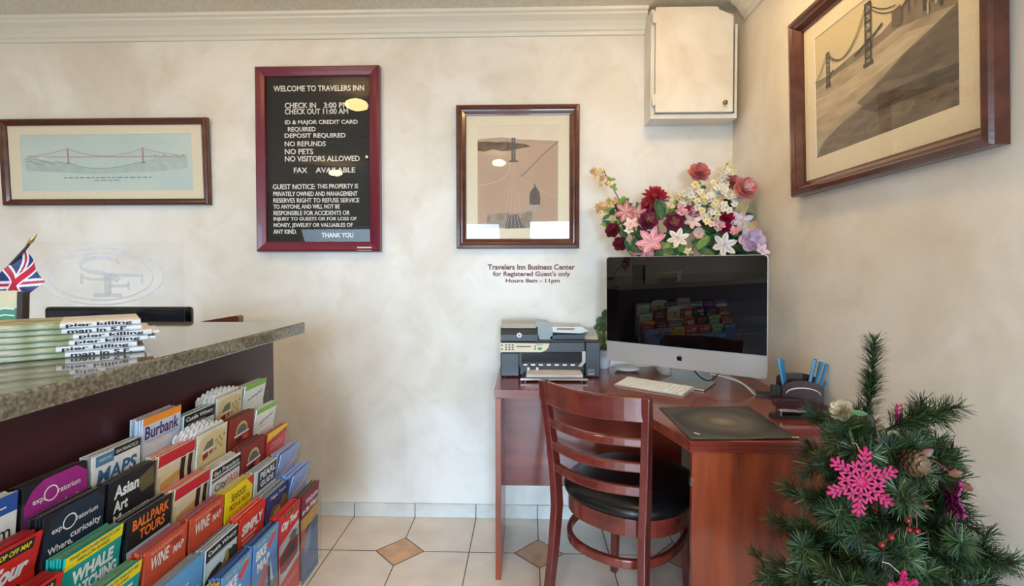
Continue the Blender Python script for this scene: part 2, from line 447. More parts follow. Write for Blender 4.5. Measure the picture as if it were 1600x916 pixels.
def picture(label, cx, cz, w, h, fw, prw, prh, prcz, art, wall, lean, pmat, glow=GLASS, deep=1.0):
    loc = (cx, BACK, cz-h/2) if wall == 'back' else (RIGHT, cx, cz-h/2)
    t = thing('framed_picture', label, 'picture', loc, 0 if wall == 'back' else radians(-90))
    if wall != 'back': t.rotation_euler = (radians(lean), 0, radians(-90))
    else: t.rotation_euler = (radians(lean), 0, 0)
    T = Matrix.Translation((0, -0.0005, h/2))
    f = frame_mesh(w, h, [(a_, d_*(deep if d_ > .02 else 1)) for a_, d_ in PROF(fw)], M_FRAME); f.v = [tuple(T @ Vector(p)) for p in f.v]; f.build('frame', t)
    m = MB(M_MAT); ow, oh = w/2-fw+0.003, h/2-fw+0.003; iw, ih = prw/2, prh/2; oz = prcz
    vs = [(-ow, -0.009, -oh), (ow, -0.009, -oh), (ow, -0.009, oh), (-ow, -0.009, oh), (-iw, -0.009, oz-ih), (iw, -0.009, oz-ih), (iw, -0.009, oz+ih), (-iw, -0.009, oz+ih),
          (-iw+.002, -0.0065, oz-ih+.002), (iw-.002, -0.0065, oz-ih+.002), (iw-.002, -0.0065, oz+ih-.002), (-iw+.002, -0.0065, oz+ih-.002)]
    m.add([tuple(T @ Vector(p)) for p in vs], [(i, (i+1) % 4, 4+(i+1) % 4, 4+i) for i in range(4)])
    m.add([tuple(T @ Vector(p)) for p in vs], [(4+i, 4+(i+1) % 4, 8+(i+1) % 4, 8+i) for i in range(4)], M_WHITE)
    m.build('mat_board', t)
    a = MB(pmat); a.rect(-iw, iw, oz-ih, oz+ih, -0.006); art(a, prw, prh, oz)
    a.v = [tuple(T @ Vector(p)) for p in a.v]; a.build('print', t)
    bk = MB(flat(120, 100, 80)); bk.box(-ow, ow, -0.004, -0.001, -oh+h/2, oh+h/2); bk.build('backing', t)
    gl = MB(glow); gl.rect(-ow, ow, -oh+h/2, oh+h/2, -0.0125); gl.build('glass', t)
    return t

def tone(name, c1, c2, scale=8, stretch=None):
    return mat(name, rgb(*c1), 0.6, noise=scale, col2=rgb(*c2), stretch=stretch, spec=0.2, detail=8)

# --- wide drawing of a suspension bridge (left)
def art_drawing(a, w, h, oz):
    L = lambda u, v: (-w/2+u*w, oz+h/2-v*h)          # 0..1 from the top left
    ink = flat(150, 172, 176); red = flat(188, 156, 152); pale = flat(168, 188, 192); dk = flat(112, 134, 140)
    y = -0.0064
    a.poly([L(.02,.42), L(.10,.44), L(.2,.5), L(.28,.5), L(.34,.56), L(.42,.60), L(.5,.60), L(.58,.57), L(.66,.52), L(.72,.48), L(.8,.40), L(.97,.40), L(.97,.60), L(.8,.66), L(.6,.68), L(.4,.70), L(.2,.66), L(.03,.64)], y, tone('wash_rock', (176, 196, 198), (190, 209, 208), 18))
    a.stroke([L(.02,.42), L(.10,.44), L(.2,.5), L(.28,.5), L(.34,.56), L(.42,.60), L(.5,.60), L(.58,.57), L(.66,.52), L(.72,.48)], .003, y-.0003, ink)
    for tx in (.28, .715):
        a.rect(L(tx-.005,0)[0], L(tx+.005,0)[0], L(0,.50)[1], L(0,.24)[1], y-.0006, red)
        a.rect(L(tx-.012,0)[0], L(tx+.012,0)[0], L(0,.52)[1], L(0,.49)[1], y-.0006, red)
    a.rect(L(.04,0)[0], L(.96,0)[0], L(0,.405)[1], L(0,.392)[1], y-.0009, red)
    for (u0, u1, lo) in ((.28, .715, .385), (.04, .28, .38), (.715, .96, .38)):
        pts = []
        for i in range(25):
            s = i/24; u = u0+(u1-u0)*s
            if u0 == .28: v = .25+(lo-.25)*(1-(2*s-1)**2)
            elif u0 < .2: v = lo-(lo-.25)*s**1.6
            else: v = lo-(lo-.25)*(1-s)**1.6
            pts.append(L(u, v))
        a.stroke(pts, .0022, y-.0012, red)
        for i in range(1, 24, 2): a.stroke([pts[i], (pts[i][0], L(0,.392)[1])], .0007, y-.0012, pale)
    for i in range(10):
        u = .78+.018*i; a.rect(L(u,0)[0], L(u+.012,0)[0], L(0,.40)[1], L(0,.36+.02*(i % 3))[1], y-.0012, pale)
        a.stroke([L(.04+.02*i,.47+.02*(i % 4)), L(.07+.02*i,.47+.02*(i % 4))], .0015, y-.0012, dk)
        a.stroke([L(.76+.02*i,.47+.03*(i % 4)), L(.80+.015*i,.47+.03*(i % 4))], .0012, y-.0012, dk)
    a.rect(L(.11,0)[0], L(.15,0)[0], L(0,.43)[1], L(0,.40)[1], y-.0012, flat(226, 230, 226))
    # caption: fine illegible pen strokes, two lines
    rnd = random.Random(3)
    for (v, u0, u1) in ((.765, .25, .76), (.815, .43, .58)):
        u = u0
        while u < u1:
            l = rnd.uniform(.012, .035); a.stroke([L(u, v), L(min(u+l, u1), v-.004)], .0042 if v < .8 else .003, y-.0012, dk); u += l+.010
picture('wide framed drawing of a suspension bridge on pale blue paper', -2.079, 1.758, 1.046, 0.424, 0.032, 0.872, 0.278, -0.001, art_drawing, 'back', 2.2,
        tone('pale_blue_paper', (206, 222, 216), (192, 212, 212), 3))

# --- portrait photograph of a bridge seen from a tower (centre)
def art_tower(a, w, h, oz):
    L = lambda u, v: (-w/2+u*w, oz+h/2-v*h)
    y = -0.0064
    def P(pts, m, k): a.poly([L(*p) for p in pts], y-.0003*k, m)
    sky = tone('sepia_sky', (236, 226, 208), (228, 216, 196), 4)
    P([(0,0), (1,0), (1,.15), (.75,.14), (.5,.13), (.3,.11), (.15,.12), (0,.13)], sky, 1)
    hill = tone('sepia_hill', (120, 100, 86), (84, 70, 62), 26)
    P([(0,.155), (.1,.15), (.22,.16), (.36,.155), (.46,.165), (.60,.18), (.66,.20), (.5,.225), (.42,.24), (.3,.245), (.2,.225), (.08,.25), (0,.24)], hill, 1)
    P([(0,.13), (.15,.12), (.3,.11), (.5,.13), (.75,.145), (1,.16), (1,.18), (.7,.17), (.4,.15), (.2,.15), (0,.155)], tone('sepia_far_hill', (196, 174, 154), (180, 156, 136), 12), 1)
    dk = flat(92, 84, 80); mid = flat(132, 114, 102); pale = flat(208, 182, 156)
    for (u0, u1) in ((.425, .438), (.457, .47)): P([(u0,.115), (u1,.115), (u1+.004,.345), (u0-.004,.345)], dk, 3)
    for v in (.12, .16, .20, .24, .28, .32): P([(.425,v), (.47,v), (.47,v+.011), (.425,v+.011)], dk, 4)
    for v in (.13, .17, .21, .25, .29): a.stroke([L(.43,v), L(.466,v+.035)], .002, y-.0012, dk); a.stroke([L(.466,v), L(.43,v+.035)], .002, y-.0012, dk)
    P([(.40,.335), (.50,.335), (.51,.35), (.39,.35)], dk, 4)
    a.stroke([L(1,.155), L(.9,.22), L(.8,.29), L(.7,.37), L(.6,.45), L(.54,.49)], .0045, y-.0012, mid)
    a.stroke([L(.41,.36), L(.40,.42), L(.37,.47), L(.30,.52), L(.2,.55), L(.1,.57), L(0,.58)], .006, y-.0012, pale)
    for (u0, u1) in ((.445, .34), (.447, .41), (.45, .47), (.452, .54)): a.stroke([L(u0,.37), L(.5*(u0+u1),.62), L(u1,.88)], .0022, y-.0012, pale)
    a.stroke([L(.52,.50), L(.7,.60), L(.85,.65), L(1,.70)], .002, y-.0012, pale)
    P([(.12,.86), (.34,.845), (.55,.845), (.68,.82), (.68,.98), (.55,.99), (.3,.985), (.12,.95)], tone('sepia_deck', (170, 156, 140), (140, 126, 114), 40), 3)
    P([(.38,.87), (.5,.86), (.6,.99), (.34,1.0)], dk, 5)
    for k in range(5): a.stroke([L(.40+.03*k,.87), L(.36+.055*k,.995)], .002, y-.0018, pale)
    pts = [(.645,.70), (.648,.67), (.66,.635), (.68,.612), (.700,.598), (.704,.575), (.712,.56), (.720,.575), (.724,.598), (.745,.612), (.765,.64), (.775,.67), (.778,.70), (.775,.78), (.65,.78)]
    P(pts, tone('sepia_dome', (118, 108, 104), (96, 88, 86), 60), 5)
    P([(.60,.765), (.83,.765), (.83,.83), (.60,.83)], flat(176, 160, 144), 6)
picture('small framed sepia photograph of a bridge from above, hanging above the lettering', -0.041, 1.674, 0.594, 0.690, 0.048, 0.392, 0.497, 0.0, art_tower, 'back', 0.6,
        tone('sepia_water', (196, 170, 150), (182, 156, 136), 3))

# --- large photograph of a bridge and beach (right wall): local u = 1.4115 - y, v = z - 1.795
def art_beach(a, w, h, oz):
    y = -0.0064; yc, zc = 1.424, 1.795
    top = oz+h/2
    def Q(p): return (max(-w/2, min(w/2, yc-p[0])), max(oz-h/2, min(p[1]-zc, top)))
    def P(pts, m, k): a.poly([Q(p) for p in pts], y-.0003*k, m)
    ridge = [(1.713,1.862), (1.69,1.858), (1.636,1.855), (1.571,1.862), (1.512,1.872), (1.455,1.876), (1.392,1.878), (1.359,1.890), (1.33,1.905), (1.30,1.925), (1.229,1.962), (1.188,1.99), (1.132,2.0)]
    P(ridge+[(1.132,1.60), (1.713,1.60)], tone('photo_hills', (150, 138, 120), (122, 110, 96), 10), 1)
    P([(1.713,1.83), (1.63,1.838), (1.579,1.845), (1.5,1.845), (1.42,1.852), (1.33,1.862), (1.20,1.842), (1.132,1.83), (1.132,1.60), (1.713,1.60)], tone('photo_water', (190, 176, 154), (158, 145, 126), 9, (1, 1, 4)), 2)
    P([(1.713,1.80), (1.6,1.792), (1.5,1.806), (1.40,1.825), (1.30,1.838), (1.22,1.82), (1.132,1.80), (1.132,1.77), (1.3,1.79), (1.45,1.77), (1.6,1.745), (1.713,1.73)], tone('photo_water_light', (204, 190, 166), (178, 164, 142), 9, (1, 1, 5)), 3)
    P([(1.700,1.606), (1.66,1.648), (1.576,1.680), (1.469,1.706), (1.495,1.722), (1.432,1.740), (1.37,1.765), (1.307,1.79), (1.222,1.812), (1.132,1.835), (1.132,1.60)], tone('photo_sand', (134, 122, 108), (108, 98, 87), 16, (1, 1, 3)), 4)
    P([(1.48,1.70), (1.40,1.715), (1.25,1.706), (1.132,1.70), (1.132,1.662), (1.30,1.668), (1.42,1.672)], tone('photo_sand_dark', (104, 95, 84), (78, 71, 63), 22, (1, 1, 3)), 5)
    P([(1.40,1.745), (1.30,1.785), (1.2,1.81), (1.132,1.83), (1.132,1.72), (1.25,1.716)], tone('photo_sand_mid', (116, 106, 94), (94, 86, 76), 14, (1, 1, 3)), 5)
    dk = flat(74, 64, 56); md = flat(96, 84, 74)
    for (tx, z0, z1, s) in ((1.442, 1.815, 1.985, 1.0), (1.628, 1.822, 1.925, 0.62)):
        for q in (-.011*s, .011*s): P([(tx+q-.0032*s, z0), (tx+q+.0032*s, z0), (tx+q+.0026*s, z1), (tx+q-.0026*s, z1)], dk, 7)
        for k in range(7):
            z = z0+(z1-z0)*(.08+.15*k); P([(tx-.013*s, z), (tx+.013*s, z), (tx+.013*s, z+.007*s), (tx-.013*s, z+.007*s)], dk, 8)
            if k < 6: a.stroke([Q((tx-.011*s, z)), Q((tx+.011*s, z+.15*(z1-z0)))], .0018*s, y-.0024, dk); a.stroke([Q((tx+.011*s, z)), Q((tx-.011*s, z+.15*(z1-z0)))], .0018*s, y-.0024, dk)
        P([(tx-.02*s, z0-.006), (tx+.02*s, z0-.006), (tx+.02*s, z0+.006), (tx-.02*s, z0+.006)], dk, 8)
    def cable(p0, p1, sag, wd=.0028):
        a.stroke([Q((p0[0]+(p1[0]-p0[0])*s, p0[1]+(p1[1]-p0[1])*s-sag*4*s*(1-s))) for s in [i/16 for i in range(17)]], wd, y-.0024, dk)
    for o in (0, .008):
        cable((1.442+o, 1.983), (1.628+o, 1.924), .072)
        cable((1.442-o, 1.983-2*o), (1.335, 1.925-1.5*o), .012)
        cable((1.628+o, 1.924), (1.70, 1.855), .01, .0018)
    a.stroke([Q((1.50,1.862)), Q((1.46,1.874)), Q((1.42,1.886)), Q((1.385,1.902))], .007, y-.0024, dk)
    a.stroke([Q((1.618,1.852)), Q((1.60,1.860))], .006, y-.0024, dk)
    P([(1.35,1.872), (1.318,1.868), (1.318,1.918), (1.35,1.914)], flat(110, 96, 84), 8)
    for k in range(6):
        q = 1.315-.022*k; a.stroke([Q((q, 1.872+.009*k)), Q((q, 1.91+.009*k))], .003, y-.0026, md)
    a.stroke([Q((1.318,1.905)), Q((1.25,1.938)), Q((1.20,1.965))], .004, y-.0026, dk)
    rnd = random.Random(5)
    for k in range(26):
        q = rnd.uniform(1.16, 1.50); z = rnd.uniform(1.625, 1.70); a.stroke([Q((q, z)), Q((q-.012, z+.002))], .003, y-.0026, flat(84, 72, 62))
    for k in range(5):
        q = 1.20+.012*k; z = 1.85+.012*(k % 3); a.rect(yc-q, yc-q+.006, z-zc, z-zc+.03, y-.0026, flat(200, 190, 172)) if k % 2 else a.rect(yc-q, yc-q+.008, z-zc, z-zc+.04, y-.0026, flat(70, 62, 54))
picture('large framed sepia photograph of a bridge over a beach, on the right hand wall', 1.424, 1.795, 0.764, 0.613, 0.048, 0.550, 0.400, 0.008, art_beach, 'right', 1.8,
        tone('photo_sky', (216, 205, 172), (206, 196, 164), 2), deep=1.45)

# --- letter board
def SX(z): return -1.317+(z-44)/(597-44)*0.609-0.0
def SZ(z): return 2.213-(z-57)/(873-57)*0.899
t = thing('letter_board', 'maroon framed black felt letter board with white house rules', 'sign', (-1.0125, BACK, 1.763))
ox, oz_ = -1.0125, 1.763
prof = [(0, 0), (0, 0.030), (0.004, 0.040), (0.010, 0.044), (0.030, 0.040), (0.046, 0.036), (0.049, 0.034), (0.049, 0.012)]
frame_mesh(0.609, 0.899, prof, M_MAROON).build('frame', t)
bd = MB(M_FELT); bd.box(-0.262, 0.262, -0.014, -0.001, -0.408, 0.408)
for k in range(100):
    z = -0.40+0.008*k; bd.box(-0.257, 0.257, -0.0155, -0.014, z, z+0.0055)
bd.build('felt_board', t)
LINES = [('WELCOME TO TRAVELERS INN', 120, 525, 163, 138), ('CHECK IN', 170, 310, 237, 213), ('3:00 PM', 345, 453, 237, 213), ('CHECK OUT', 170, 328, 264, 240), ('11:00 AM', 341, 453, 264, 240),
 ('ID & MAJOR CREDIT CARD', 170, 495, 313, 290), ('REQUIRED', 183, 307, 343, 320), ('DEPOSIT REQUIRED', 168, 441, 371, 348), ('NO REFUNDS', 168, 352, 405, 383), ('NO PETS', 168, 295, 440, 416),
 ('NO VISITORS ALLOWED', 168, 503, 472, 448), ('FAX', 208, 268, 522, 499), ('AVAILABLE', 306, 483, 522, 499), ('GUEST NOTICE:', 112, 303, 595, 572), ('THIS PROPERTY IS', 312, 495, 592, 572),
 ('PRIVATELY OWNED AND MANAGEMENT', 114, 492, 625, 605), ('RESERVES RIGHT TO REFUSE SERVICE', 114, 500, 654, 634), ('TO ANYONE, AND WILL NOT BE', 114, 412, 684, 662), ('RESPONSIBLE FOR ACCIDENTS OR', 114, 457, 710, 690),
 ('INJURY TO GUESTS OR FOR LOSS OF', 114, 488, 738, 718), ('MONEY, JEWELRY OR VALUABLES OF', 114, 470, 768, 745), ('ANY KIND.', 112, 218, 793, 773), ('THANK YOU', 330, 472, 809, 788)]
for (s, a0, a1, b0, b1) in LINES:
    MB(M_LETTER).text(s, SX(a0)-ox, SX(a1)-ox, SZ(b0)-oz_, SZ(b1)-oz_, -0.0185, M_LETTER, bold=0.012, depth=0.003).build('letter_row', t)
MB(GLASS).rect(-0.258, 0.258, -0.403, 0.403, -0.031).build('glass', t)
MB(M_CHROME).lathe([(0.009, 0), (0.009, 0.004), (0.0055, 0.006), (0.0001, 0.006)], 18, M=Matrix.Translation((SX(541)-ox, -0.036, SZ(458)-oz_)) @ Matrix.Rotation(radians(90), 4, 'X')).build('lock', t, label='small chrome lock')
MB(flat(226, 222, 214)).box(SX(497)-ox, SX(560)-ox, -0.0425, -0.040, SZ(868)-oz_, SZ(852)-oz_).build('sticker', t, label='small white sticker')

# --- vinyl lettering under the small picture
b = MB(mat('maroon_vinyl', rgb(122, 58, 58), 0.5))
def serif_text(b, s, u0, u1, v0, v1, y):
    b.text(s, u0, u1, v0, v1, y, bold=0.03)
serif_text(b, 'Travelers Inn Business Center', -0.188, 0.237, 1.226, 1.253, BACK-0.0012)
serif_text(b, "for Registered Guest's only", -0.163, 0.215, 1.188, 1.219, BACK-0.0012)
serif_text(b, 'Hours 8am - 11pm', -0.100, 0.165, 1.158, 1.183, BACK-0.0012)
tag(b.build('wall_lettering'), 'three lines of maroon vinyl lettering on the wall above the printer', 'lettering')

# ================================================================== RECEPTION COUNTER
CX0, CX1, CY1 = -1.62, -0.682, 1.50
t = thing('reception_counter', 'reception counter with speckled granite top and dark wood front', 'counter', (-0.755, 1.446, 0))
tl = lambda x: x+0.755
b = MB(M_GRANITE); b.box(tl(CX0), tl(CX1), -2.6, CY1-1.446, 1.034, 1.068); b.build('countertop', t, 0.004)
b = MB(M_COUNTER); b.box(-0.022, 0, -2.52, 0, 0, 1.034); b.build('front_panel', t)
b = MB(M_COUNTER); b.box(-0.80, -0.022, -0.022, 0, 0, 1.034); b.build('end_panel', t)
MB(M_BLACKP).tube([(0.03, 0.03, 1.0345), (0.03, 0.03, 1.029)], 0.006).build('bumper', t)

# low desk and chair behind the counter
t = thing('back_desk', 'low dark wooden work desk hidden behind the counter', 'desk', (-1.62, 1.73, 0))
b = MB(M_COUNTER); b.box(-0.5, 0.36, -0.20, 0.17, 0.70, 0.73); b.build('desktop', t)
for (lx, ly) in ((-0.48, -0.18), (0.32, -0.18), (-0.48, 0.12), (0.32, 0.12)): MB(M_COUNTER).box(lx, lx+.03, ly, ly+.03, 0, 0.70).build('leg', t)
t = thing('desk_monitor', 'black computer monitor standing behind the newspapers', 'monitor', (-1.40, 1.66, 0.73), rz=radians(1.5))
b = MB(M_BLACKG); b.box(-0.25, 0.25, -0.02, 0.012, 0.06, 0.372); b.build('bezel', t, 0.012, 3)
MB(mat('dim_screen', rgb(22, 30, 44), 0.1)).rect(-0.235, 0.235, 0.08, 0.358, -0.0212).build('screen', t)
MB(M_BLACKP).box(-0.03, 0.03, 0.012, 0.03, 0.01, 0.22).build('neck', t); MB(M_BLACKP).box(-0.11, 0.11, -0.08, 0.09, 0.0005, 0.012).build('base', t, 0.004)
t = thing('staff_chair', 'wooden chair behind the counter, only its top rail showing', 'chair', (-1.385, 2.17, 0))
ch = wood('staff_chair_wood', rgb(120, 74, 56), rgb(86, 50, 38), 'x')
MB(ch).box(-0.2, 0.2, -0.2, 0.2, 0.42, 0.46).build('seat', t, 0.006)
for (lx, ly, hh) in ((-.18, -.18, .97), (.18, -.18, 1.0), (-.18, .18, .42), (.18, .18, .42)): MB(ch).box(lx-.016, lx+.016, ly-.016, ly+.016, 0, hh).build('leg', t)
MB(ch).prism([(-.21, .93), (.21, .95), (.215, 1.034), (.205, 1.041), (.02, 1.010), (-.21, .97)], 'y', -.20, -.165).build('top_rail', t, 0.004)

# clear acrylic panel with an etched oval emblem, standing on the counter
t = thing('acrylic_panel', 'clear acrylic panel etched with a pale oval emblem, standing on the counter', 'panel', (-1.276, 1.46, 1.068))
MB(SHEET).box(-0.243, 0.243, -0.002, 0.002, 0, 0.247).build('sheet', t)
et = mat('etched_frost', rgb(214, 216, 226), 0.8)
_nt = et.node_tree; _mx = nd(_nt, 'ShaderNodeMixShader'); _mx.inputs[0].default_value = 0.45; _tr = nd(_nt, 'ShaderNodeBsdfTransparent'); _tr.inputs[0].default_value = (0.88, 0.88, 0.91, 1)
_nt.links.new(_tr.outputs[0], _mx.inputs[1]); _nt.links.new(_nt.nodes['Principled BSDF'].outputs[0], _mx.inputs[2]); _nt.links.new(_mx.outputs[0], [n_ for n_ in _nt.nodes if n_.type == 'OUTPUT_MATERIAL'][0].inputs[0])
b = MB(et)
def oval(cx, cz, a, c, w, y): b.stroke([(cx+a*cos(2*pi*i/64), cz+c*sin(2*pi*i/64)) for i in range(64)], w, y, et, closed=True)
def PXp(px, py): return ((px-171)*0.00202, 0.2425-(py-380)*0.00199+0.0025)
oc = PXp(164.5, 432.5)
oval(oc[0], oc[1], 0.195, 0.085, 0.0035, -0.0024); oval(oc[0], oc[1], 0.162, 0.071, 0.005, -0.0024)
z_ = lambda u, v: PXp(u/4.822, 330+v/4.822)
S_ = [(930, 400), (910, 372), (850, 358), (760, 356), (680, 368), (645, 400), (650, 430), (700, 452), (800, 470), (890, 488), (930, 510), (900, 532)]
b.stroke([z_(*p) for p in S_], 0.012, -0.0024); b.stroke([z_(650, 475), z_(650, 548)], 0.010, -0.0024); b.stroke([z_(655, 500), z_(720, 512), z_(800, 516), z_(900, 512)], 0.008, -0.0026)
b.stroke([z_(850, 480), z_(1105, 486)], 0.010, -0.0026); b.stroke([z_(1100, 480), z_(1100, 545)], 0.008, -0.0028)
b.stroke([z_(845, 490), z_(845, 630)], 0.022, -0.0028); b.stroke([z_(740, 630), z_(950, 630)], 0.012, -0.0030); b.stroke([z_(850, 562), z_(1000, 562)], 0.010, -0.0030); b.stroke([z_(1000, 530), z_(1000, 592)], 0.008, -0.0032)
b.build('emblem', t, label='etched oval emblem with two interlocking letters')

# small flag and its card, stack of newspapers
def flag_thing():
    t = thing('desk_flag', 'small red, white and blue cross flag on a thin pole at the counter left', 'flag', (-1.2, 1.14, 1.068))
    A, B_, Dd = Vector((-1.172, 1.12, 1.278)), Vector((-1.130, 1.12, 1.203)), Vector((-1.257, 1.12, 1.194))
    o = Vector((-1.2, 1.14, 1.068))
    red, wh, bl = flat(200, 36, 66), flat(236, 234, 238), flat(52, 62, 110)
    b = MB(wh); nu, nv = 80, 56
    def col(u, v):          # u along the fly 0..1 (x2), v 0..1
        x, y = (u-.5)*2, (v-.5)
        if abs(y) < .1 or abs(x) < .1: return red
        if abs(y) < .167 or abs(x) < .167: return wh
        q = [abs(x*.5*s - y)/sqrt(1.25)*2 for s in (1, -1)]
        dd = min(q)
        if dd < .075: return red
        if dd < .2: return wh
        return bl
    vs = []
    for i in range(nu+1):
        for j in range(nv+1):
            u, v = i/nu, j/nv
            p = A+(B_-A)*v+(Dd-A)*u
            p = p+Vector((.002*sin(v*6), .005*sin(u*8+v*2)+.003*sin(v*7), -.003*sin(pi*v)*u))
            vs.append(p-o)
    for i in range(nu):
        for j in range(nv):
            k = i*(nv+1)+j
            pass
    base = len(b.v); b.v += [tuple(p) for p in vs]
    for i in range(nu):
        for j in range(nv):
            k = base+i*(nv+1)+j
            b.f.append((k, k+1, k+nv+2, k+nv+1)); b.mi.append(b._m(col((i+.5)/nu, (j+.5)/nv))); b.sm.append(True)
    b.build('cloth', t)
    pole = [A-o+Vector((.006, .0, .006)), Dd-o+Vector((-.03, .004, -.03)), Vector((-.19, .012, 0.012))]
    tip = A-o+Vector((.014, 0, .018))
    MB(mat('dark_pole', rgb(70, 58, 60), 0.4)).tube([tip, pole[0], pole[1], pole[2]], 0.003).build('pole', t)
    dirv = (tip-pole[1]).normalized()
    MB(mat('gold_tip', rgb(206, 180, 110), 0.3, metal=0.7)).tube([tip-dirv*.004, tip+dirv*.004, tip+dirv*.010, tip+dirv*.026], [0.0035, 0.005, 0.004, 0.0004]).build('finial', t, label='gold spear tip')
    MB(M_BLACKP).lathe([(0.032, 0.0005), (0.032, 0.008), (0.010, 0.014), (0.006, 0.02)], 20, c=(-.19, .012, 0)).build('base', t)
flag_thing()
t = thing('card_stand', 'small dark framed card with green lower half beside the flag', 'card', (-1.17, 1.03, 1.068), rz=radians(3))
MB(mat('dark_edge', rgb(58, 44, 42), 0.4)).box(0.076, 0.088, -0.012, 0.004, 0, 0.120, M=Matrix.Rotation(radians(2.5), 4, 'Y')).build('frame', t)
b = MB(flat(84, 140, 112)); b.rect(-0.09, 0.078, 0.0, 0.117, -0.001, flat(86, 146, 116)); b.rect(-0.09, 0.080, 0.080, 0.118, -0.002, flat(222, 208, 170)); b.rect(-0.09, 0.078, 0.0, 0.018, -0.002, flat(222, 206, 220))
for k, z in enumerate((0.035, 0.048, 0.06, 0.074)): b.stroke([(0.02, z), (0.045, z+.006), (0.066, z+.004)], 0.003, -0.003, flat(226, 236, 230))
b.box(-0.09, 0.079, 0.0, 0.003, 0, 0.117, flat(200, 196, 190)); b.build('card', t)

# newspapers: folded papers lying across the counter, the folds toward the room
PAPER = flat(226, 226, 228, 0.8); PGREEN = mat('newsprint_photo', rgb(204, 204, 186), 0.8, noise=22, col2=rgb(138, 148, 108), detail=3, stretch=(1, 1, 3)); PINK = flat(44, 44, 52, 0.8)
pd = Vector((-0.145, -0.125, 0)).normalized()
ptxt = ['man in S.F.', 'pier killing', 'pier killing', 'pier killing', 'man in S.F.', 'pier killing']
words_ = ['fifth from top, at the bottom of the pile', 'second from the bottom', 'third from the bottom', 'fourth from the bottom', 'second from the top', 'topmost of the pile']
rz = atan2(-pd.y, -pd.x)
for k in range(6):
    L = 0.34; rr = 0.0053; r_ = random.Random(k)
    off = (0.0, -0.012, 0.006, 0.012, -0.004, -0.006)[k]
    t = thing('newspaper', 'folded newspaper on the counter, %s' % ('at the bottom of the pile' if k == 0 else words_[k]), 'newspaper', (-0.764+.0, 0.962, 1.0684+k*0.0109), rz=rz+radians((0, 1.2, -1, .6, -1.5, .8)[k]), group='newspapers piled on the counter')
    b = MB(PAPER); n = 8
    arc = [(-rr*1.1*(1-abs(2*i/n-1)**3.5), 2*rr*i/n) for i in range(n+1)]
    sec = arc + [(0.15, 2*rr), (0.15, 0)]
    for (xa, xb, m) in ((off-L, off-L*0.0-0.118, PGREEN), (off-0.118, off-0.006, PAPER), (off-0.006, off, PAPER)):
        b.prism(sec, 'x', xa, xb, m, True)
    b.build('folded_sheets', t)
    w = 0.090 if ptxt[k][0] == 'm' else 0.097
    tm = MB(PINK)
    tm.text(ptxt[k], off-0.110, off-0.110+w, rr*0.25, rr*1.8, -rr*1.1-0.0004, PINK, bold=0.03)
    tm.build('headline', t)
    if k in (2, 3):
        MB(PAPER).prism([(-.002, .003), (.10, .003), (.10, .008), (-.002, .008)], 'x', off-.001, off+.012).build('inner_sheets', t)

# ================================================================== BROCHURES IN THE RACK
ROWX = [-0.714+0.0291*k for k in range(6)]
ROWZ = [0.9218-0.0548*k for k in range(6)]
COLY = [0.5597+0.11*k for k in range(8)]
BH, BW, HINGE = 0.225, 0.101, 0.056
SH = [z-0.213 for z in ROWZ]           # shelf of each row

rk = thing('brochure_rack', 'clear acrylic tiered brochure rack fixed to the front of the counter', 'rack', (-0.754, 0.9, 0))
ryl = lambda y: y-0.9
rxl = lambda x: x+0.754
b = MB(ACRYL); b.box(0.001, 0.004, ryl(0.13), ryl(1.333), SH[0]-.01, ROWZ[0]-0.03); b.build('back_sheet', rk)
for k in range(6):
    MB(ACRYL).box(rxl(ROWX[k])-0.034+.003, rxl(ROWX[k])+0.0045, ryl(0.13), ryl(1.331), SH[k]-0.004, SH[k]-0.001).build('shelf', rk)
    MB(ACRYL).box(rxl(ROWX[k])+0.0022, rxl(ROWX[k])+0.0042, ryl(0.13), ryl(1.331), SH[k]-0.001, SH[k]+ (0.07 if k < 5 else 0.165)).build('pocket_front', rk)
for c in range(1, 8):
    y = COLY[c] if c < 7 else 1.3315
    pts = []
    for k in range(6):
        pts += [(rxl(ROWX[k])-0.034+.003, ROWZ[k]-0.022), (rxl(ROWX[k])+0.004, ROWZ[k]-0.022)]
    pts += [(rxl(ROWX[5])+0.004, SH[5]-0.004), (0.004, SH[5]-0.004)]
    MB(ACRYL).prism(pts, 'y', ryl(y)-0.0009, ryl(y)+0.0009).build('divider', rk)

WHT = flat(232, 232, 230); BLK = flat(34, 35, 38); CREAM = flat(226, 210, 174); ORG = flat(236, 120, 44); YEL = flat(242, 216, 20)
RED = flat(206, 38, 32); NAVY = flat(44, 56, 110); TEAL = flat(22, 158, 152)
w_, h_ = BW, BH
def T(b, s, u0, u1, v0, v1, m, bold=0.02, shear=0.0, k=2): b.text(s, u0*w_, u1*w_, h_-v1*w_, h_-v0*w_, -0.0002*k-0.0001, m, bold, shear)
def clipv(pts, lim, keep_above):
    f = (lambda p: lim-p[1]) if keep_above else (lambda p: p[1]-lim)
    out = []
    for i in range(len(pts)):
        a, c = pts[i-1], pts[i]
        if (f(a) >= 0) != (f(c) >= 0):
            q = f(a)/(f(a)-f(c)); out.append((a[0]+(c[0]-a[0])*q, lim))
        if f(c) >= 0: out.append(c)
    return out
def Pl(b, pts, m, k=1):
    for side in (True, False):          # the sheet folds at the pocket edge, so does its print
        q = clipv(list(pts), HINGE/w_, side)
        if len(q) > 2: b.poly([(u*w_, h_-v*w_) for u, v in q], -0.0002*k, m)
def Rc(b, u0, u1, v0, v1, m, k=1): Pl(b, [(u0, v0), (u1, v0), (u1, v1), (u0, v1)], m, k)
def St(b, pts, wd, m, k=2): b.stroke([(u*w_, h_-v*w_) for u, v in pts], wd*w_, -0.0002*k, m)
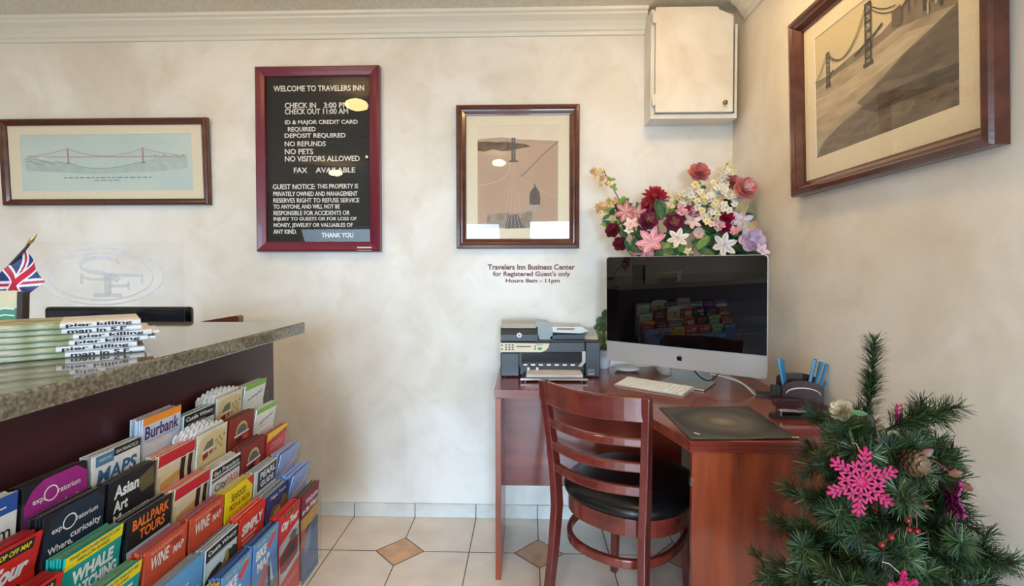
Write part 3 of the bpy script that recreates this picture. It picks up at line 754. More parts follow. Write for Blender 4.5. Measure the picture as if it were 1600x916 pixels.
def ring(b, cu, cv, r, wd, m, k=2): b.stroke([(cu*w_+r*w_*cos(2*pi*i/32), h_-cv*w_+r*w_*sin(2*pi*i/32)) for i in range(32)], wd*w_, -0.0002*k, m, closed=True)
# every design: v counts down from the top edge in brochure widths
def d_blueband(b):
    Rc(b, 0, 1, 0, .26, flat(44, 84, 160)); T(b, 'museum', .1, .92, .48, .64, BLK, 0); St(b, [(.1, .16), (.85, .16)], .02, WHT)
def d_explo(bg, fg2, txt):
    def f(b):
        Pl(b, [(0, .28), (.12, .1), (.3, .0), (.82, .0), (1, .14), (1, 2.2), (0, 2.2)], fg2)
        ring(b, .40, .25, .105, .020, WHT); T(b, 'expl', .12, .30, .23, .34, WHT, .01); T(b, 'ratorium', .51, .88, .22, .30, WHT, .01)
        T(b, 'curiosity', .42, .95, .42, .55, WHT, .02); T(b, 'Where,', .07, .46, .50, .62, WHT, .02)
    return f
def d_maps(b):
    Rc(b, .06, .42, .02, .20, flat(84, 128, 166)); Rc(b, .42, 1, .0, .14, BLK); T(b, 'SAN FRANCISCO', .46, .94, .045, .105, WHT, .01); T(b, 'ARRIVE', .12, .36, .08, .13, WHT, 0)
    T(b, 'MAPS', .08, .92, .26, .52, flat(58, 104, 150), .03, .15); St(b, [(.3, .6), (.75, .6)], .02, flat(150, 150, 150))
def d_burbank(b):
    Rc(b, 0, 1, 0, .14, flat(242, 150, 40)); T(b, 'Burbank', .06, .95, .17, .42, flat(66, 48, 120), .02)
    for k in range(3): St(b, [(.2, .58+.16*k), (.72, .55+.16*k)], .08, flat(222, 206, 206))
    St(b, [(.08, .46), (.92, .46)], .02, flat(150, 160, 180))
def d_castle(b):
    Rc(b, 0, 1, .02, .26, BLK); T(b, 'Castle Winery', .06, .95, .07, .19, WHT, .02); Rc(b, 0, 1, .26, .7, flat(206, 222, 226)); St(b, [(.1, .235), (.7, .235)], .015, flat(180, 180, 180))
    Pl(b, [(0, .62), (.2, .5), (.45, .46), (.55, .55), (.62, .42), (.68, .46), (.72, .36), (.8, .40), (.88, .36), (1, .42), (1, 2.2), (0, 2.2)], flat(58, 62, 44), 2)
    Pl(b, [(.60, .55), (.62, .36), (.72, .34), (.74, .58), (.5, .66), (.2, .72), (.05, .8), (.04, .7), (.2, .66)], flat(178, 140, 64), 3)
def d_cable(b):
    Pl(b, [(.06, .12), (.5, .04), (.95, .12), (.95, .9), (.06, .9)], flat(216, 198, 152))
    Pl(b, [(.18, .40), (.3, .24), (.5, .2), (.52, .38)], flat(120, 118, 96), 2); St(b, [(.16, .43), (.56, .40)], .045, WHT, 3)
    Pl(b, [(.18, .48), (.34, .44), (.36, .56), (.2, .6)], flat(150, 44, 34), 3); Pl(b, [(.40, .46), (.52, .43), (.50, .52), (.42, .53)], flat(206, 60, 46), 3)
    for p in ((.62, .3), (.74, .26), (.82, .34), (.70, .38), (.8, .46), (.6, .48), (.9, .24)): Pl(b, [(p[0]-.05, p[1]), (p[0], p[1]-.05), (p[0]+.05, p[1]), (p[0], p[1]+.05)], flat(176, 150, 74), 2)
def d_green(b):
    Rc(b, 0, 1, 0, .13, flat(130, 190, 50)); St(b, [(.22, .46), (.26, .38), (.3, .42), (.4, .36), (.46, .38), (.52, .34), (.6, .36), (.7, .30), (.76, .33), (.84, .26)], .03, flat(90, 90, 96)); St(b, [(.2, .54), (.5, .50)], .012, flat(180, 190, 186))
def d_tour(b):
    Rc(b, 0, .9, .03, .19, BLK); T(b, 'HOP ON - HOP OFF MAP', .04, .86, .07, .15, YEL, .02)
    T(b, 'City', .08, .34, .30, .62, WHT, .05, .25); T(b, 'Tour', .36, .88, .26, .52, WHT, .05, .25); T(b, 'SAN FRANCISCO', .08, .8, .62, .74, BLK, .03)
def d_asian(b):
    Pl(b, [(.55, .2), (.95, .05), (1, .4), (.7, .45)], flat(104, 92, 66)); T(b, 'Asian', .10, .62, .10, .32, WHT, .035); T(b, 'Art', .10, .40, .36, .56, WHT, .035); T(b, 'Museum', .10, .88, .60, .78, WHT, .035)
def d_redcream(b):
    Rc(b, 0, 1, 0, .22, flat(204, 38, 50)); Rc(b, .62, .75, .22, .7, flat(56, 26, 40), 2); Rc(b, .84, .96, .22, .7, flat(46, 30, 36), 2); Pl(b, [(.1, .55), (.62, .46), (.62, .62), (.1, .72)], flat(214, 160, 92), 2); St(b, [(0, .24), (1, .24)], .02, WHT, 3)
def d_arch(b):
    Pl(b, [(.25+.25*cos(pi*i/12)*-1+.25, .42-.26*sin(pi*i/12)) for i in range(13)], flat(196, 178, 128), 1); Pl(b, [(.30+.2*cos(pi*i/12)*-1+.2, .42-.19*sin(pi*i/12)) for i in range(13)], flat(96, 108, 106), 2)
    St(b, [(.2, .47), (.8, .45)], .045, WHT, 3); Pl(b, [(.30, .56), (.5, .52), (.5, .6), (.32, .64)], BLK, 3); Pl(b, [(.58, .52), (.78, .5), (.76, .62), (.58, .62)], flat(206, 90, 72), 3)
def d_whale(b):
    Rc(b, 0, 1, 0, .20, YEL); T(b, 'WHALE WATCH SAN FRANCISCO BAY', .06, .95, .03, .085, NAVY, .01); T(b, 'FARALLON ISLANDS', .2, .75, .11, .165, flat(60, 90, 60), .01)
    T(b, 'WHALE', .14, .86, .28, .50, WHT, .05); T(b, 'WATCHING', .06, .94, .53, .73, WHT, .05); T(b, 'TOURS', .2, .8, .8, .95, WHT, .05)
def d_ball(b):
    T(b, 'BALLPARK', .10, .93, .07, .25, ORG, .03); T(b, 'TOURS', .26, .84, .29, .47, ORG, .03); Rc(b, 0, 1, .55, .8, flat(196, 204, 220)); T(b, 'AT&T PARK', .2, .9, .60, .74, flat(110, 110, 124), .02)
def d_city(b):
    Rc(b, 0, 1, .05, .22, BLK); T(b, 'San Francisco', .06, .95, .09, .19, WHT, .02); Pl(b, [(.02, .14), (.08, .09), (.14, .14), (.08, .19)], flat(206, 160, 60), 3); Rc(b, 0, 1, .25, .31, flat(110, 110, 116))
    T(b, 'City', .10, .50, .38, .58, flat(70, 70, 76), .01); T(b, 'PASS', .52, .95, .38, .54, flat(206, 60, 76), .0); Pl(b, [(.46+.09*cos(i), .78+.09*sin(i)) for i in [j*2*pi/14 for j in range(14)]], flat(176, 24, 44), 2)
def d_yelred(b):
    Pl(b, [(0, 0), (1, 0), (1, .10), (0, .22)], flat(240, 206, 60)); Pl(b, [(.1, .5), (.4, .3), (.6, .34), (.9, .2), (1, .3), (1, .6), (.1, .7)], flat(226, 96, 96), 2); T(b, 'OPEN', .2, .8, .3, .5, flat(236, 160, 150), .02, k=3)
def d_wine(b):
    T(b, 'NAPA & SONOMA VALLEYS', .12, .88, .05, .11, flat(240, 190, 160), .0); T(b, 'WINE', .14, .56, .16, .38, WHT, .02, .15); T(b, 'MAP', .66, .92, .24, .38, WHT, .02, .15)
    Pl(b, [(.56, .14), (.8, .10), (.9, .2), (.7, .26)], flat(170, 58, 40), 1); Rc(b, 0, 1, .66, .82, flat(104, 128, 190))
def d_yellow(b):
    Pl(b, [(.74, 0), (1, 0), (1, .24)], flat(206, 50, 50)); T(b, 'SEAFOOD', .18, .72, .12, .28, flat(110, 92, 16), .02); T(b, 'PIZZA & PASTA', .14, .9, .34, .46, flat(110, 92, 16), .02); T(b, '& COCKTAILS', .1, .95, .52, .64, flat(220, 140, 20), .02, .2); St(b, [(.06, .76), (.3, .7), (.6, .64)], .02, flat(130, 110, 20))
def d_pearl(b):
    Rc(b, .12, .97, .05, .52, flat(58, 66, 76)); T(b, 'PEARL', .22, .92, .10, .26, WHT, .03); T(b, 'GUIDE', .26, .86, .32, .46, WHT, .03); Rc(b, 0, 1, .62, .68, flat(200, 190, 110)); Rc(b, 0, 1, .74, .80, flat(90, 110, 150))
def d_blue(b):
    Pl(b, [(.2, .5), (.5, .3), (.7, .34), (1, .12), (1, .5), (.6, .7), (.2, .8)], flat(176, 176, 208)); St(b, [(.3, .5), (.5, .4), (.66, .42), (.9, .22)], .05, flat(196, 150, 170)); St(b, [(.2, .66), (.6, .5), (.9, .4)], .03, WHT)
def d_bikeb(b):
    T(b, 'BIKE THE', .12, .62, .3, .46, WHT, .02); T(b, 'BRIDGE', .3, .9, .52, .7, WHT, .02); Pl(b, [(.5, 1.0), (.9, .7), (1, .8), (1, 1.2), (.5, 1.2)], flat(206, 222, 232))
def d_simply(b):
    T(b, 'SIMPLY', .10, .92, .20, .44, WHT, .05); Rc(b, .12, .7, .50, .55, flat(240, 160, 140), 2); Rc(b, .12, .6, .60, .64, flat(240, 160, 140), 2)
def d_navy(b):
    T(b, 'Napa Tours', .14, .84, .06, .17, WHT, .01); Pl(b, [(0, .6), (.3, .34), (.6, .42), (.75, .24), (1, .36), (1, 1), (0, 1)], flat(126, 96, 58)); Pl(b, [(.3, .5), (.6, .44), (.64, .56), (.3, .66)], flat(196, 160, 96), 2)
def d_bike(b):
    T(b, 'FREE ALL DAY MAP', .1, .9, .05, .12, flat(220, 220, 60), .01); T(b, 'BIKE', .08, .5, .20, .42, WHT, .05); Pl(b, [(.52, .3), (.8, .12), (.9, .2), (.64, .42)], flat(220, 70, 66), 2)
    T(b, 'MAP', .14, .66, .48, .70, WHT, .05); Pl(b, [(.2, 1.0), (.5, .6), (.58, .66), (.4, 1.2)], flat(216, 92, 78), 2); Pl(b, [(.5, 1.1), (.7, .7), (.8, 1.2)], flat(214, 226, 236), 2); Pl(b, [(.0, 1.7), (.9, 1.2), (1, 1.3), (1, 2.2), (0, 2.2)], flat(140, 122, 92), 2); Pl(b, [(.56, .8), (.66, .8), (.68, 1.3), (.55, 1.3)], flat(40, 44, 60), 3)
def d_bus(b):
    Rc(b, .2, .9, .04, .13, BLK); T(b, 'HOP ON - HOP OFF', .24, .86, .06, .11, YEL, .01); T(b, 'City Tour', .08, .92, .20, .44, WHT, .06, .2)
    Pl(b, [(0, .7), (1, .5), (1, 1.4), (0, 1.6)], flat(200, 206, 212)); Pl(b, [(.0, .95), (.5, .8), (.95, .85), (.9, 1.3), (.3, 1.4), (.05, 1.35)], flat(150, 40, 44), 2); Pl(b, [(.2, 1.0), (.5, .9), (.8, .95), (.7, 1.15), (.25, 1.2)], flat(70, 66, 70), 3); Pl(b, [(.5, .7), (.7, .62), (.9, .7), (.8, .84), (.56, .86)], flat(110, 112, 112), 3)
    T(b, 'SAN FRANCISCO', .1, .9, 1.66, 1.8, flat(240, 150, 140), .02)
def d_maroon(b):
    Rc(b, 0, 1, 0, .62, flat(120, 26, 46)); T(b, 'Welcome', .2, .95, .16, .32, flat(236, 190, 204), .04); T(b, 'to the Wharf', .06, .95, .38, .54, WHT, .04); Pl(b, [(0, .62), (1, .56), (1, .9), (0, 1.05)], flat(226, 180, 96)); Pl(b, [(0, 1.0), (1, .86), (1, 2.3), (0, 2.3)], flat(76, 112, 160)); Pl(b, [(.2, 1.1), (.6, 1.0), (.5, 1.5), (.2, 1.6)], flat(140, 160, 190), 2); Pl(b, [(0, .9), (.25, .9), (.2, 1.4), (.0, 1.5)], flat(206, 120, 70), 2)
def d_gold(b):
    Rc(b, 0, 1, .0, .1, flat(216, 160, 40)); T(b, 'WINE TRAIN', .1, .9, .2, .36, BLK, .02)
def d_bluemap(b):
    T(b, 'Sightseeing', .1, .9, .1, .25, WHT, .01)

# (row, col): (design, base material, spine/behind material, extra height, thickness count, words)
EX_P = d_explo(None, flat(158, 44, 132), None); EX_B = d_explo(None, flat(36, 48, 66), None)
GRID = {
 (0,0): (d_blueband, WHT, WHT, 0.000, 5, 'white leaflet with a dark blue top band'),
 (0,1): (EX_P, BLK, flat(92, 82, 84), 0.000, 6, 'purple museum leaflet with a white ring'),
 (0,2): (d_maps, WHT, flat(196, 196, 184), 0.000, 6, 'white map leaflet with big blue capitals'),
 (0,3): (d_burbank, flat(204, 210, 224), flat(206, 150, 110), 0.030, 6, 'tall pale blue leaflet with an orange top band'),
 (0,4): (d_castle, flat(206, 222, 226), flat(92, 80, 76), 0.004, 5, 'castle photograph leaflet with a black title band in the top row'),
 (0,5): (d_cable, flat(226, 216, 194), flat(232, 230, 228), 0.010, 6, 'cream illustrated leaflet in the top row'),
 (0,6): (d_green, flat(232, 236, 236), flat(140, 180, 80), 0.012, 6, 'white leaflet with a green top edge in the top row'),
 (1,0): (d_tour, RED, flat(142, 40, 42), 0.000, 6, 'red bus tour leaflet with a black map strip, second row'),
 (1,1): (EX_B, BLK, flat(86, 80, 84), 0.012, 6, 'black museum leaflet with a white ring'),
 (1,2): (d_asian, BLK, flat(92, 88, 86), 0.012, 6, 'black art museum leaflet with bold white words'),
 (1,3): (d_redcream, CREAM, flat(216, 70, 92), 0.014, 6, 'red topped cream leaflet with dark bars, second row'),
 (1,4): (d_cable, flat(226, 216, 194), flat(232, 230, 232), 0.016, 6, 'cream illustrated leaflet in the second row'),
 (1,5): (d_arch, flat(140, 52, 42), flat(96, 88, 80), 0.014, 6, 'brick red leaflet with an arched picture, second row'),
 (1,6): (d_green, flat(232, 236, 236), flat(206, 210, 190), 0.006, 5, 'white leaflet with a green top edge in the second row'),
 (2,0): (d_tour, RED, flat(142, 40, 42), -0.004, 6, 'red bus tour leaflet with a black map strip, third row'),
 (2,1): (d_whale, TEAL, flat(110, 142, 104), 0.008, 6, 'teal whale tour leaflet with a yellow band, third row'),
 (2,2): (d_ball, BLK, flat(130, 126, 128), 0.006, 6, 'dark ballpark leaflet with orange capitals'),
 (2,3): (d_redcream, CREAM, flat(216, 70, 92), 0.006, 6, 'red topped cream leaflet with dark bars, third row'),
 (2,4): (d_city, flat(226, 224, 222), flat(206, 196, 178), 0.000, 6, 'white ticket booklet leaflet with red and grey lettering'),
 (2,5): (d_arch, flat(140, 52, 42), flat(116, 84, 84), 0.004, 6, 'brick red leaflet with an arched picture, third row'),
 (2,6): (d_yelred, flat(214, 60, 56), flat(176, 156, 120), 0.000, 4, 'red and yellow leaflet at the wall end of the third row'),
 (3,0): (d_bluemap, flat(70, 100, 150), flat(80, 90, 130), 0.000, 4, 'blue sightseeing leaflet low at the left'),
 (3,1): (d_whale, TEAL, flat(110, 142, 104), 0.004, 6, 'teal whale tour leaflet with a yellow band, fourth row'),
 (3,2): (d_wine, flat(204, 82, 54), flat(150, 96, 112), 0.006, 6, 'orange red wine map leaflet, left of the pair'),
 (3,3): (d_wine, flat(204, 82, 54), flat(150, 96, 112), 0.006, 6, 'orange red wine map leaflet, right of the pair'),
 (3,4): (d_yellow, flat(240, 214, 24), flat(196, 180, 130), 0.004, 6, 'bright yellow restaurant leaflet with a red corner'),
 (3,5): (d_pearl, flat(206, 210, 212), flat(150, 156, 162), 0.002, 6, 'pale grey leaflet with a dark slate block'),
 (3,6): (d_blue, flat(150, 170, 220), flat(176, 184, 224), 0.002, 6, 'light blue leaflet at the wall end of the fourth row'),
 (4,1): (d_bluemap, flat(80, 120, 180), flat(120, 130, 150), 0.000, 4, 'mid blue leaflet low at the left'),
 (4,2): (d_bikeb, flat(92, 156, 210), flat(142, 142, 136), 0.004, 6, 'sky blue cycling leaflet with white capitals'),
 (4,3): (d_castle, flat(206, 222, 226), flat(130, 112, 108), 0.002, 6, 'castle photograph leaflet with a black title band in the fifth row'),
 (4,4): (d_simply, flat(222, 58, 38), flat(226, 120, 118), 0.004, 6, 'bright red leaflet with one bold white word'),
 (4,5): (d_navy, NAVY, flat(176, 176, 186), 0.000, 6, 'navy leaflet over a brown photograph'),
 (4,6): (d_blue, flat(140, 165, 222), flat(170, 180, 226), 0.002, 6, 'light blue leaflet at the wall end of the fifth row'),
 (5,2): (d_gold, flat(226, 176, 40), flat(196, 170, 110), 0.004, 5, 'golden yellow leaflet at the bottom edge'),
 (5,3): (d_bike, flat(96, 150, 214), flat(52, 60, 96), 0.004, 6, 'blue bike map leaflet, left of the pair'),
 (5,4): (d_bike, flat(96, 150, 214), flat(52, 60, 96), 0.004, 6, 'blue bike map leaflet, right of the pair'),
 (5,5): (d_bus, flat(214, 44, 44), flat(206, 70, 72), 0.006, 6, 'red leaflet with a tour bus and tall front'),
 (5,6): (d_maroon, flat(120, 26, 46), flat(110, 120, 100), 0.004, 5, 'maroon and blue leaflet at the rack end'),
}
BT = 0.0031
for (r, c), (design, base, back, dz, n, wordz) in GRID.items():
    rnd = random.Random(r*10+c)
    y0 = COLY[c]+0.0045
    zb = SH[r]
    hh = BH+dz - (BH-0.213)
    # the front leaflet: its free top leans out over the pocket edge
    h_ = hh
    kf = {(1,0): .26, (2,0): .24, (0,6): .20, (1,6): .20, (3,6): .26, (4,6): .28, (2,1): .16, (3,1): .18, (1,3): .14, (2,3): .14, (2,6): .16, (4,4): .12, (0,1): .02, (0,2): .05}.get((r, c), .09)
    back_off = min(kf*HINGE, .008)
    def bend(b, k):
        b.v = [(x, y-(max(0, z-(hh-HINGE)))*k, z) for x, y, z in b.v]
    def sheet(b, m, m_top):
        zs = (0, hh-HINGE, hh)
        vs = [(x, y, z) for z in zs for (x, y) in ((0, 0), (BW, 0), (BW, BT), (0, BT))]
        b.add(vs, [(4*q+i, 4*q+(i+1) % 4, 4*q+4+(i+1) % 4, 4*q+4+i) for q in (0, 1) for i in range(4)]+[(3, 2, 1, 0)], m)
        b.add(vs, [(8, 9, 10, 11)], m_top)
    b = MB(base); sheet(b, base, base); design(b); bend(b, kf)
    o = b.build('brochure')
    M0 = Matrix.Translation((ROWX[r]-back_off, y0, zb)) @ Matrix.Rotation(radians(90), 4, 'Z')
    o.matrix_world = M0 @ Matrix.Translation((rnd.uniform(-.001, .001), 0, 0))
    tag(o, '%s, front of its pocket' % wordz, 'brochure', 'brochures in the counter rack')
    proto = None
    for k in range(1, n):
        if proto is None:
            bb = MB(base); fan_m = back if design is d_cable else base; sheet(bb, fan_m, back)
            if design is d_cable:
                bb.prism([(0, hh-.002)]+[(BW*q/12, hh+(.007*sin(pi*q/12)+(.006 if q % 2 else 0))) for q in range(13)][::1]+[(BW, hh-.002)], 'y', 0, BT, back)
            bend(bb, kf*.55)
            o2 = proto = bb.build('brochure')
        else:
            o2 = proto.copy(); COL.objects.link(o2)
        fan = design is d_cable
        o2.matrix_world = M0 @ Matrix.Translation((rnd.uniform(-.0022, .0022) - (.005*k if fan else 0), k*0.0038, rnd.uniform(-.004, 0.001)-(-.001*k if fan else 0))) @ Matrix.Rotation(rnd.uniform(-.012, .012) - (.014*k*(1 if k % 2 else .3) if fan else 0), 4, 'Y')
        tag(o2, 'leaflet stacked behind the %s' % wordz.replace('leaflet ', 'one ').replace(' leaflet', ' one'), 'brochure', 'brochures in the counter rack')

# ================================================================== CORNER DESK
DZ = 0.755
t = thing('corner_desk', 'mahogany corner desk with curved inner edge and solid end panels', 'desk', (0.4, 1.9, 0))
ox, oy = 0.4, 1.9
def bez(p0, p1, p2, p3, n=14):
    return [tuple(p0[i]*(1-s)**3+3*p1[i]*s*(1-s)**2+3*p2[i]*s*s*(1-s)+p3[i]*s**3 for i in (0, 1)) for s in [k/n for k in range(n+1)]]
inner = bez((0.05, 1.922), (0.295, 1.89), (0.385, 1.69), (0.454, 1.367))
outline = [(-0.126, 1.923)] + inner + [(RIGHT-0.003, 1.367), (RIGHT-0.003, BACK-0.014), (-0.126, BACK-0.014)]
def inset(poly, d):
    out = []; n = len(poly)
    for i in range(n):
        a, p, c = Vector(poly[i-1]), Vector(poly[i]), Vector(poly[(i+1) % n])
        d1 = (p-a).normalized(); d2 = (c-p).normalized()
        nn = (Vector((-d1.y, d1.x))+Vector((-d2.y, d2.x))).normalized()
        q = p+nn*d; out.append((q.x, q.y))
    return out
loc = lambda poly: [(x-ox, y-oy) for x, y in poly]
b = MB(M_MAHOG_X)
b.prism(loc(outline), 'z', DZ-0.010, DZ); b.prism(loc(inset(outline, .003)), 'z', DZ-0.013, DZ-0.010); b.prism(loc(inset(outline, .0005)), 'z', DZ-0.021, DZ-0.013)
b.prism(loc(inset(outline, .004)), 'z', DZ-0.024, DZ-0.021); b.prism(loc(inset(outline, .002)), 'z', DZ-0.032, DZ-0.024)
b.build('desktop', t)
MB(M_MAHOG_Z).box(-0.120-ox, -0.098-ox, 1.918-oy, 2.345-oy, 0, DZ-0.032).build('side_panel', t, 0.0015)
MB(M_MAHOG_X).box(-0.098-ox, 0.70-ox, 2.22-oy, 2.238-oy, 0.245, DZ-0.032).build('modesty_panel', t)
MB(M_MAHOG_Z).box(0.464-ox, RIGHT-0.006-ox, 1.377-oy, 1.397-oy, 0, DZ-0.032).build('side_panel', t, 0.0015)
MB(M_MAHOG_Z).box(RIGHT-0.060-ox, RIGHT-0.040-ox, 1.397-oy, 2.22-oy, 0.245, DZ-0.032).build('modesty_panel', t)
MB(M_CHROME).box(0.458-ox, 0.464-ox, 1.38-oy, 1.395-oy, 0.625, 0.645).build('bracket', t)

# desk mat with concentric rings
def mat_rings():
    m = bpy.data.materials.new('ringed_desk_mat'); m.use_nodes = True; nt = m.node_tree; bs = nt.nodes['Principled BSDF']
    bs.inputs['Roughness'].default_value = 0.45
    tc = nd(nt, 'ShaderNodeTexCoord'); ln = nd(nt, 'ShaderNodeVectorMath', operation='LENGTH'); nt.links.new(tc.outputs['Object'], ln.inputs[0])
    r = nd(nt, 'ShaderNodeValToRGB'); mu = nd(nt, 'ShaderNodeMath', operation='MULTIPLY'); mu.inputs[1].default_value = 5.0
    nt.links.new(ln.outputs['Value'], mu.inputs[0]); nt.links.new(mu.outputs[0], r.inputs['Fac'])
    e = r.color_ramp.elements
    e[0].position = 0.0; e[0].color = (*rgb(150, 136, 120), 1); e[1].position = 1.0; e[1].color = (*rgb(66, 66, 62), 1)
    for p, c in ((.10, (136, 122, 108)), (.24, (92, 84, 76)), (.36, (100, 93, 84)), (.48, (82, 76, 69)), (.58, (66, 61, 57)), (.66, (58, 55, 53)), (.78, (76, 74, 70))):
        k = e.new(p); k.color = (*rgb(*c), 1)
    nt.links.new(r.outputs[0], bs.inputs['Base Color'])
    return m
mc = [(0.456, 1.694), (0.767, 1.715), (0.763, 1.390), (0.459, 1.374)]
mx_, my_ = sum(p[0] for p in mc)/4, sum(p[1] for p in mc)/4
n = 10; vs = []
for i in range(n+1):
    for j in range(n+1):
        u, v = i/n, j/n
        p = [(mc[0][q]*(1-u)*(1-v)+mc[1][q]*u*(1-v)+mc[2][q]*u*v+mc[3][q]*(1-u)*v) for q in (0, 1)]
        z = 0.0012+0.0035*max(0, v-.75)*4*(0.5+0.5*sin(u*9+1))*.6
        vs.append((p[0]-mx_, p[1]-my_, z))
b = MB(mat_rings()); b.add(vs, [(i*(n+1)+j, i*(n+1)+j+1, (i+1)*(n+1)+j+1, (i+1)*(n+1)+j) for i in range(n) for j in range(n)], smooth=True)
ob = b.build('desk_mat'); ob.location = (mx_, my_, DZ); sm = ob.modifiers.new('thickness', 'SOLIDIFY'); sm.thickness = 0.001; sm.offset = 1
tag(ob, 'dark grey desk mat with pale concentric rings', 'desk mat')
for (x, y, a) in ((0.490, 1.418, -55), (0.756, 1.394, 10)):
    MB(flat(214, 206, 190)).box(-.009, .009, -.003, .003, .0045, .0056, M=Matrix.Translation((x-mx_, y-my_, 0)) @ Matrix.Rotation(radians(a), 4, 'Z')).build('tape_scrap', ob, label='scrap of pale tape')

# ------------------------------------------------------------------ printer
t = thing('printer', 'black and silver multifunction printer with paper tray', 'printer', (-0.112, 2.15, DZ))
PXs = 1/2733.0
def U(z): return (z-75)*PXs
def V(z): return (775-z)*PXs
M_PR = mat('printer_charcoal', rgb(66, 70, 76), 0.4, noise=220, col2=rgb(58, 62, 68))
M_PRD = mat('printer_dark', rgb(38, 40, 46), 0.3)
M_SILV = mat('printer_silver', rgb(178, 176, 170), 0.35, metal=0.3)
b = MB(M_PR)
b.box(U(75), U(300), 0, 0.215, 0.003, V(480)); b.box(U(1090), U(1265), 0, 0.215, 0.003, V(350)); b.box(U(300), U(1090), 0.03, 0.215, 0.003, V(480)); b.box(U(75), U(1090), 0.006, 0.215, V(480), V(350))
b.build('body', t, 0.005)
for (fx, fy) in ((.02, .02), (.41, .02), (.02, .19), (.41, .19)): MB(M_PRD).lathe([(.008, 0), (.008, .004)], 12, c=(fx, fy, 0)).build('foot', t)
b = MB(M_PRD); b.box(U(75), U(1268), 0.002, 0.215, V(350), V(325)); b.build('scanner_lid', t, 0.003)
b = MB(M_SILV); b.prism([(0.03, V(325)), (0.20, V(325)), (0.20, V(240)), (0.10, V(240)), (0.05, V(290))], 'x', U(680), U(1250)); b.build('lid_top', t, 0.003)
# document feeder hump
b = MB(M_PRD)
b.prism([(-.004, V(345)), (-.004, V(260)), (0.006, V(190)), (0.02, V(172)), (0.13, V(165)), (0.15, V(325)), (0.15, V(345))], 'x', U(76), U(520))
b.build('feeder', t, 0.004)
MB(M_SILV).prism([(0.008, V(192)), (0.022, V(135)), (0.05, V(108)), (0.10, V(105)), (0.13, V(130)), (0.13, V(190))], 'x', U(85), U(500)).build('feeder_cover', t, 0.004)
b = MB(mat('feeder_grey', rgb(140, 150, 150), 0.35)); b.prism([(U(490), V(105)), (U(640), V(120)), (U(700), V(190)), (U(700), V(325)), (U(540), V(325)), (U(505), V(180))][::-1], 'y', 0.02, 0.12); b.build('feeder_throat', t, 0.003)
b = MB(M_SILV); b.prism([(U(640), V(175)), (U(1060), V(175)), (U(1135), V(225)), (U(1040), V(255)), (U(700), V(240)), (U(650), V(205))][::-1], 'y', 0.03, 0.16)
b.build('document_tray', t, 0.002)
MB(flat(150, 128, 98)).rect(U(750), U(965), V(215), V(190), 0.029).build('tray_label', t)
b = MB(M_PRD); b.prism([(U(665), V(320)), (U(680), V(290)), (U(740), V(268)), (U(1060), V(262)), (U(1090), V(320))], 'y', 0.02, 0.05); b.build('tray_support', t)
# control panel
b = MB(mat('panel_cream', rgb(222, 206, 176), 0.4))
pts = [(U(74), V(470)), (U(560), V(468)), (U(610), V(450)), (U(645), V(415)), (U(660), V(365)), (U(74), V(360))]
b.prism(pts, 'y', -0.005, 0.0055); cp = b.build('control_panel', t, 0.0015)
for iy in range(3):
    for ix in range(3):
        MB(flat(70, 60, 56)).box(U(130+40*ix), U(155+40*ix), -0.0065, -0.005, V(442-27*iy), V(430-27*iy)).build('button', cp)
for p in ((85, 395), (85, 440), (480, 405), (480, 435)): MB(flat(110, 50, 46)).box(U(p[0]), U(p[0]+18), -0.0065, -0.005, V(p[1]), V(p[1]-16)).build('button', cp, label='reddish button')
MB(flat(120, 122, 74)).rect(U(268), U(440), V(410), V(392), -0.0053).build('display', cp)
MB(flat(44, 160, 108)).prism([(U(545)+.010*cos(2*pi*i/16), V(425)+.006*sin(2*pi*i/16)) for i in range(16)], 'y', -0.0065, -0.005).build('button', cp, label='green start button')
b = MB(flat(50, 46, 44)); b.text('COPY FAX', U(505), U(580), V(385), V(370), -0.0054, bold=.02); b.build('panel_print', cp)
# badge: white disc with letters
b = MB(flat(226, 228, 230)); b.prism([(U(300)+.0108*cos(2*pi*i/28), V(265)+.0108*sin(2*pi*i/28)) for i in range(28)], 'y', -0.0065, -0.004); b.text('hp', U(283), U(317), V(286), V(246), -0.0068, flat(60, 70, 90), bold=.03, shear=.2); b.build('badge', t)
b = MB(flat(170, 176, 180)); b.rect(U(1122), U(1192), V(740), V(675), -0.0006); b.rect(U(1130), U(1184), V(718), V(683), -0.0009, M_PRD); b.stroke([(U(1140), V(704)), (U(1156), V(694)), (U(1174), V(706))], .003, -0.0012); b.build('energy_label', t)
# recessed front: sloped door, exit slot, output tray with paper
b = MB(M_PRD); b.prism([(0.03, V(600)), (0.012, V(600)), (0.006, V(480)), (0.03, V(480))][::-1], 'x', U(302), U(1088)); b.build('access_door', t)
b = MB(M_SILV); b.prism([(U(1050), V(460)), (U(1090), V(460)), (U(1090), V(590)), (U(1040), V(645)), (U(1000), V(635)), (U(1050), V(585))], 'y', 0.0, 0.012); b.build('slot_trim', t)
b = MB(M_PRD); b.prism([(U(300), V(480)), (U(325), V(480)), (U(330), V(600)), (U(360), V(640)), (U(300), V(640))][::-1], 'y', 0.0, 0.012); b.build('slot_trim', t)
for k in range(7): MB(M_WHITE).box(U(345+95*k), U(395+95*k), 0.010, 0.02, V(638), V(620)).build('roller', t)
b = MB(M_BLACKP); b.prism([(U(350), 0.03), (U(320), -0.085), (U(1085), -0.085), (U(1040), 0.03)][::-1], 'z', 0.010, 0.018); b.build('output_tray', t, 0.002)
MB(M_SILV).box(U(318), U(1088), -0.090, -0.085, 0.008, 0.016).build('tray_lip', t)
for fx in (360, 1010): MB(M_BLACKP).box(U(fx), U(fx+20), -0.085, -0.06, 0.0, 0.010).build('tray_foot', t)
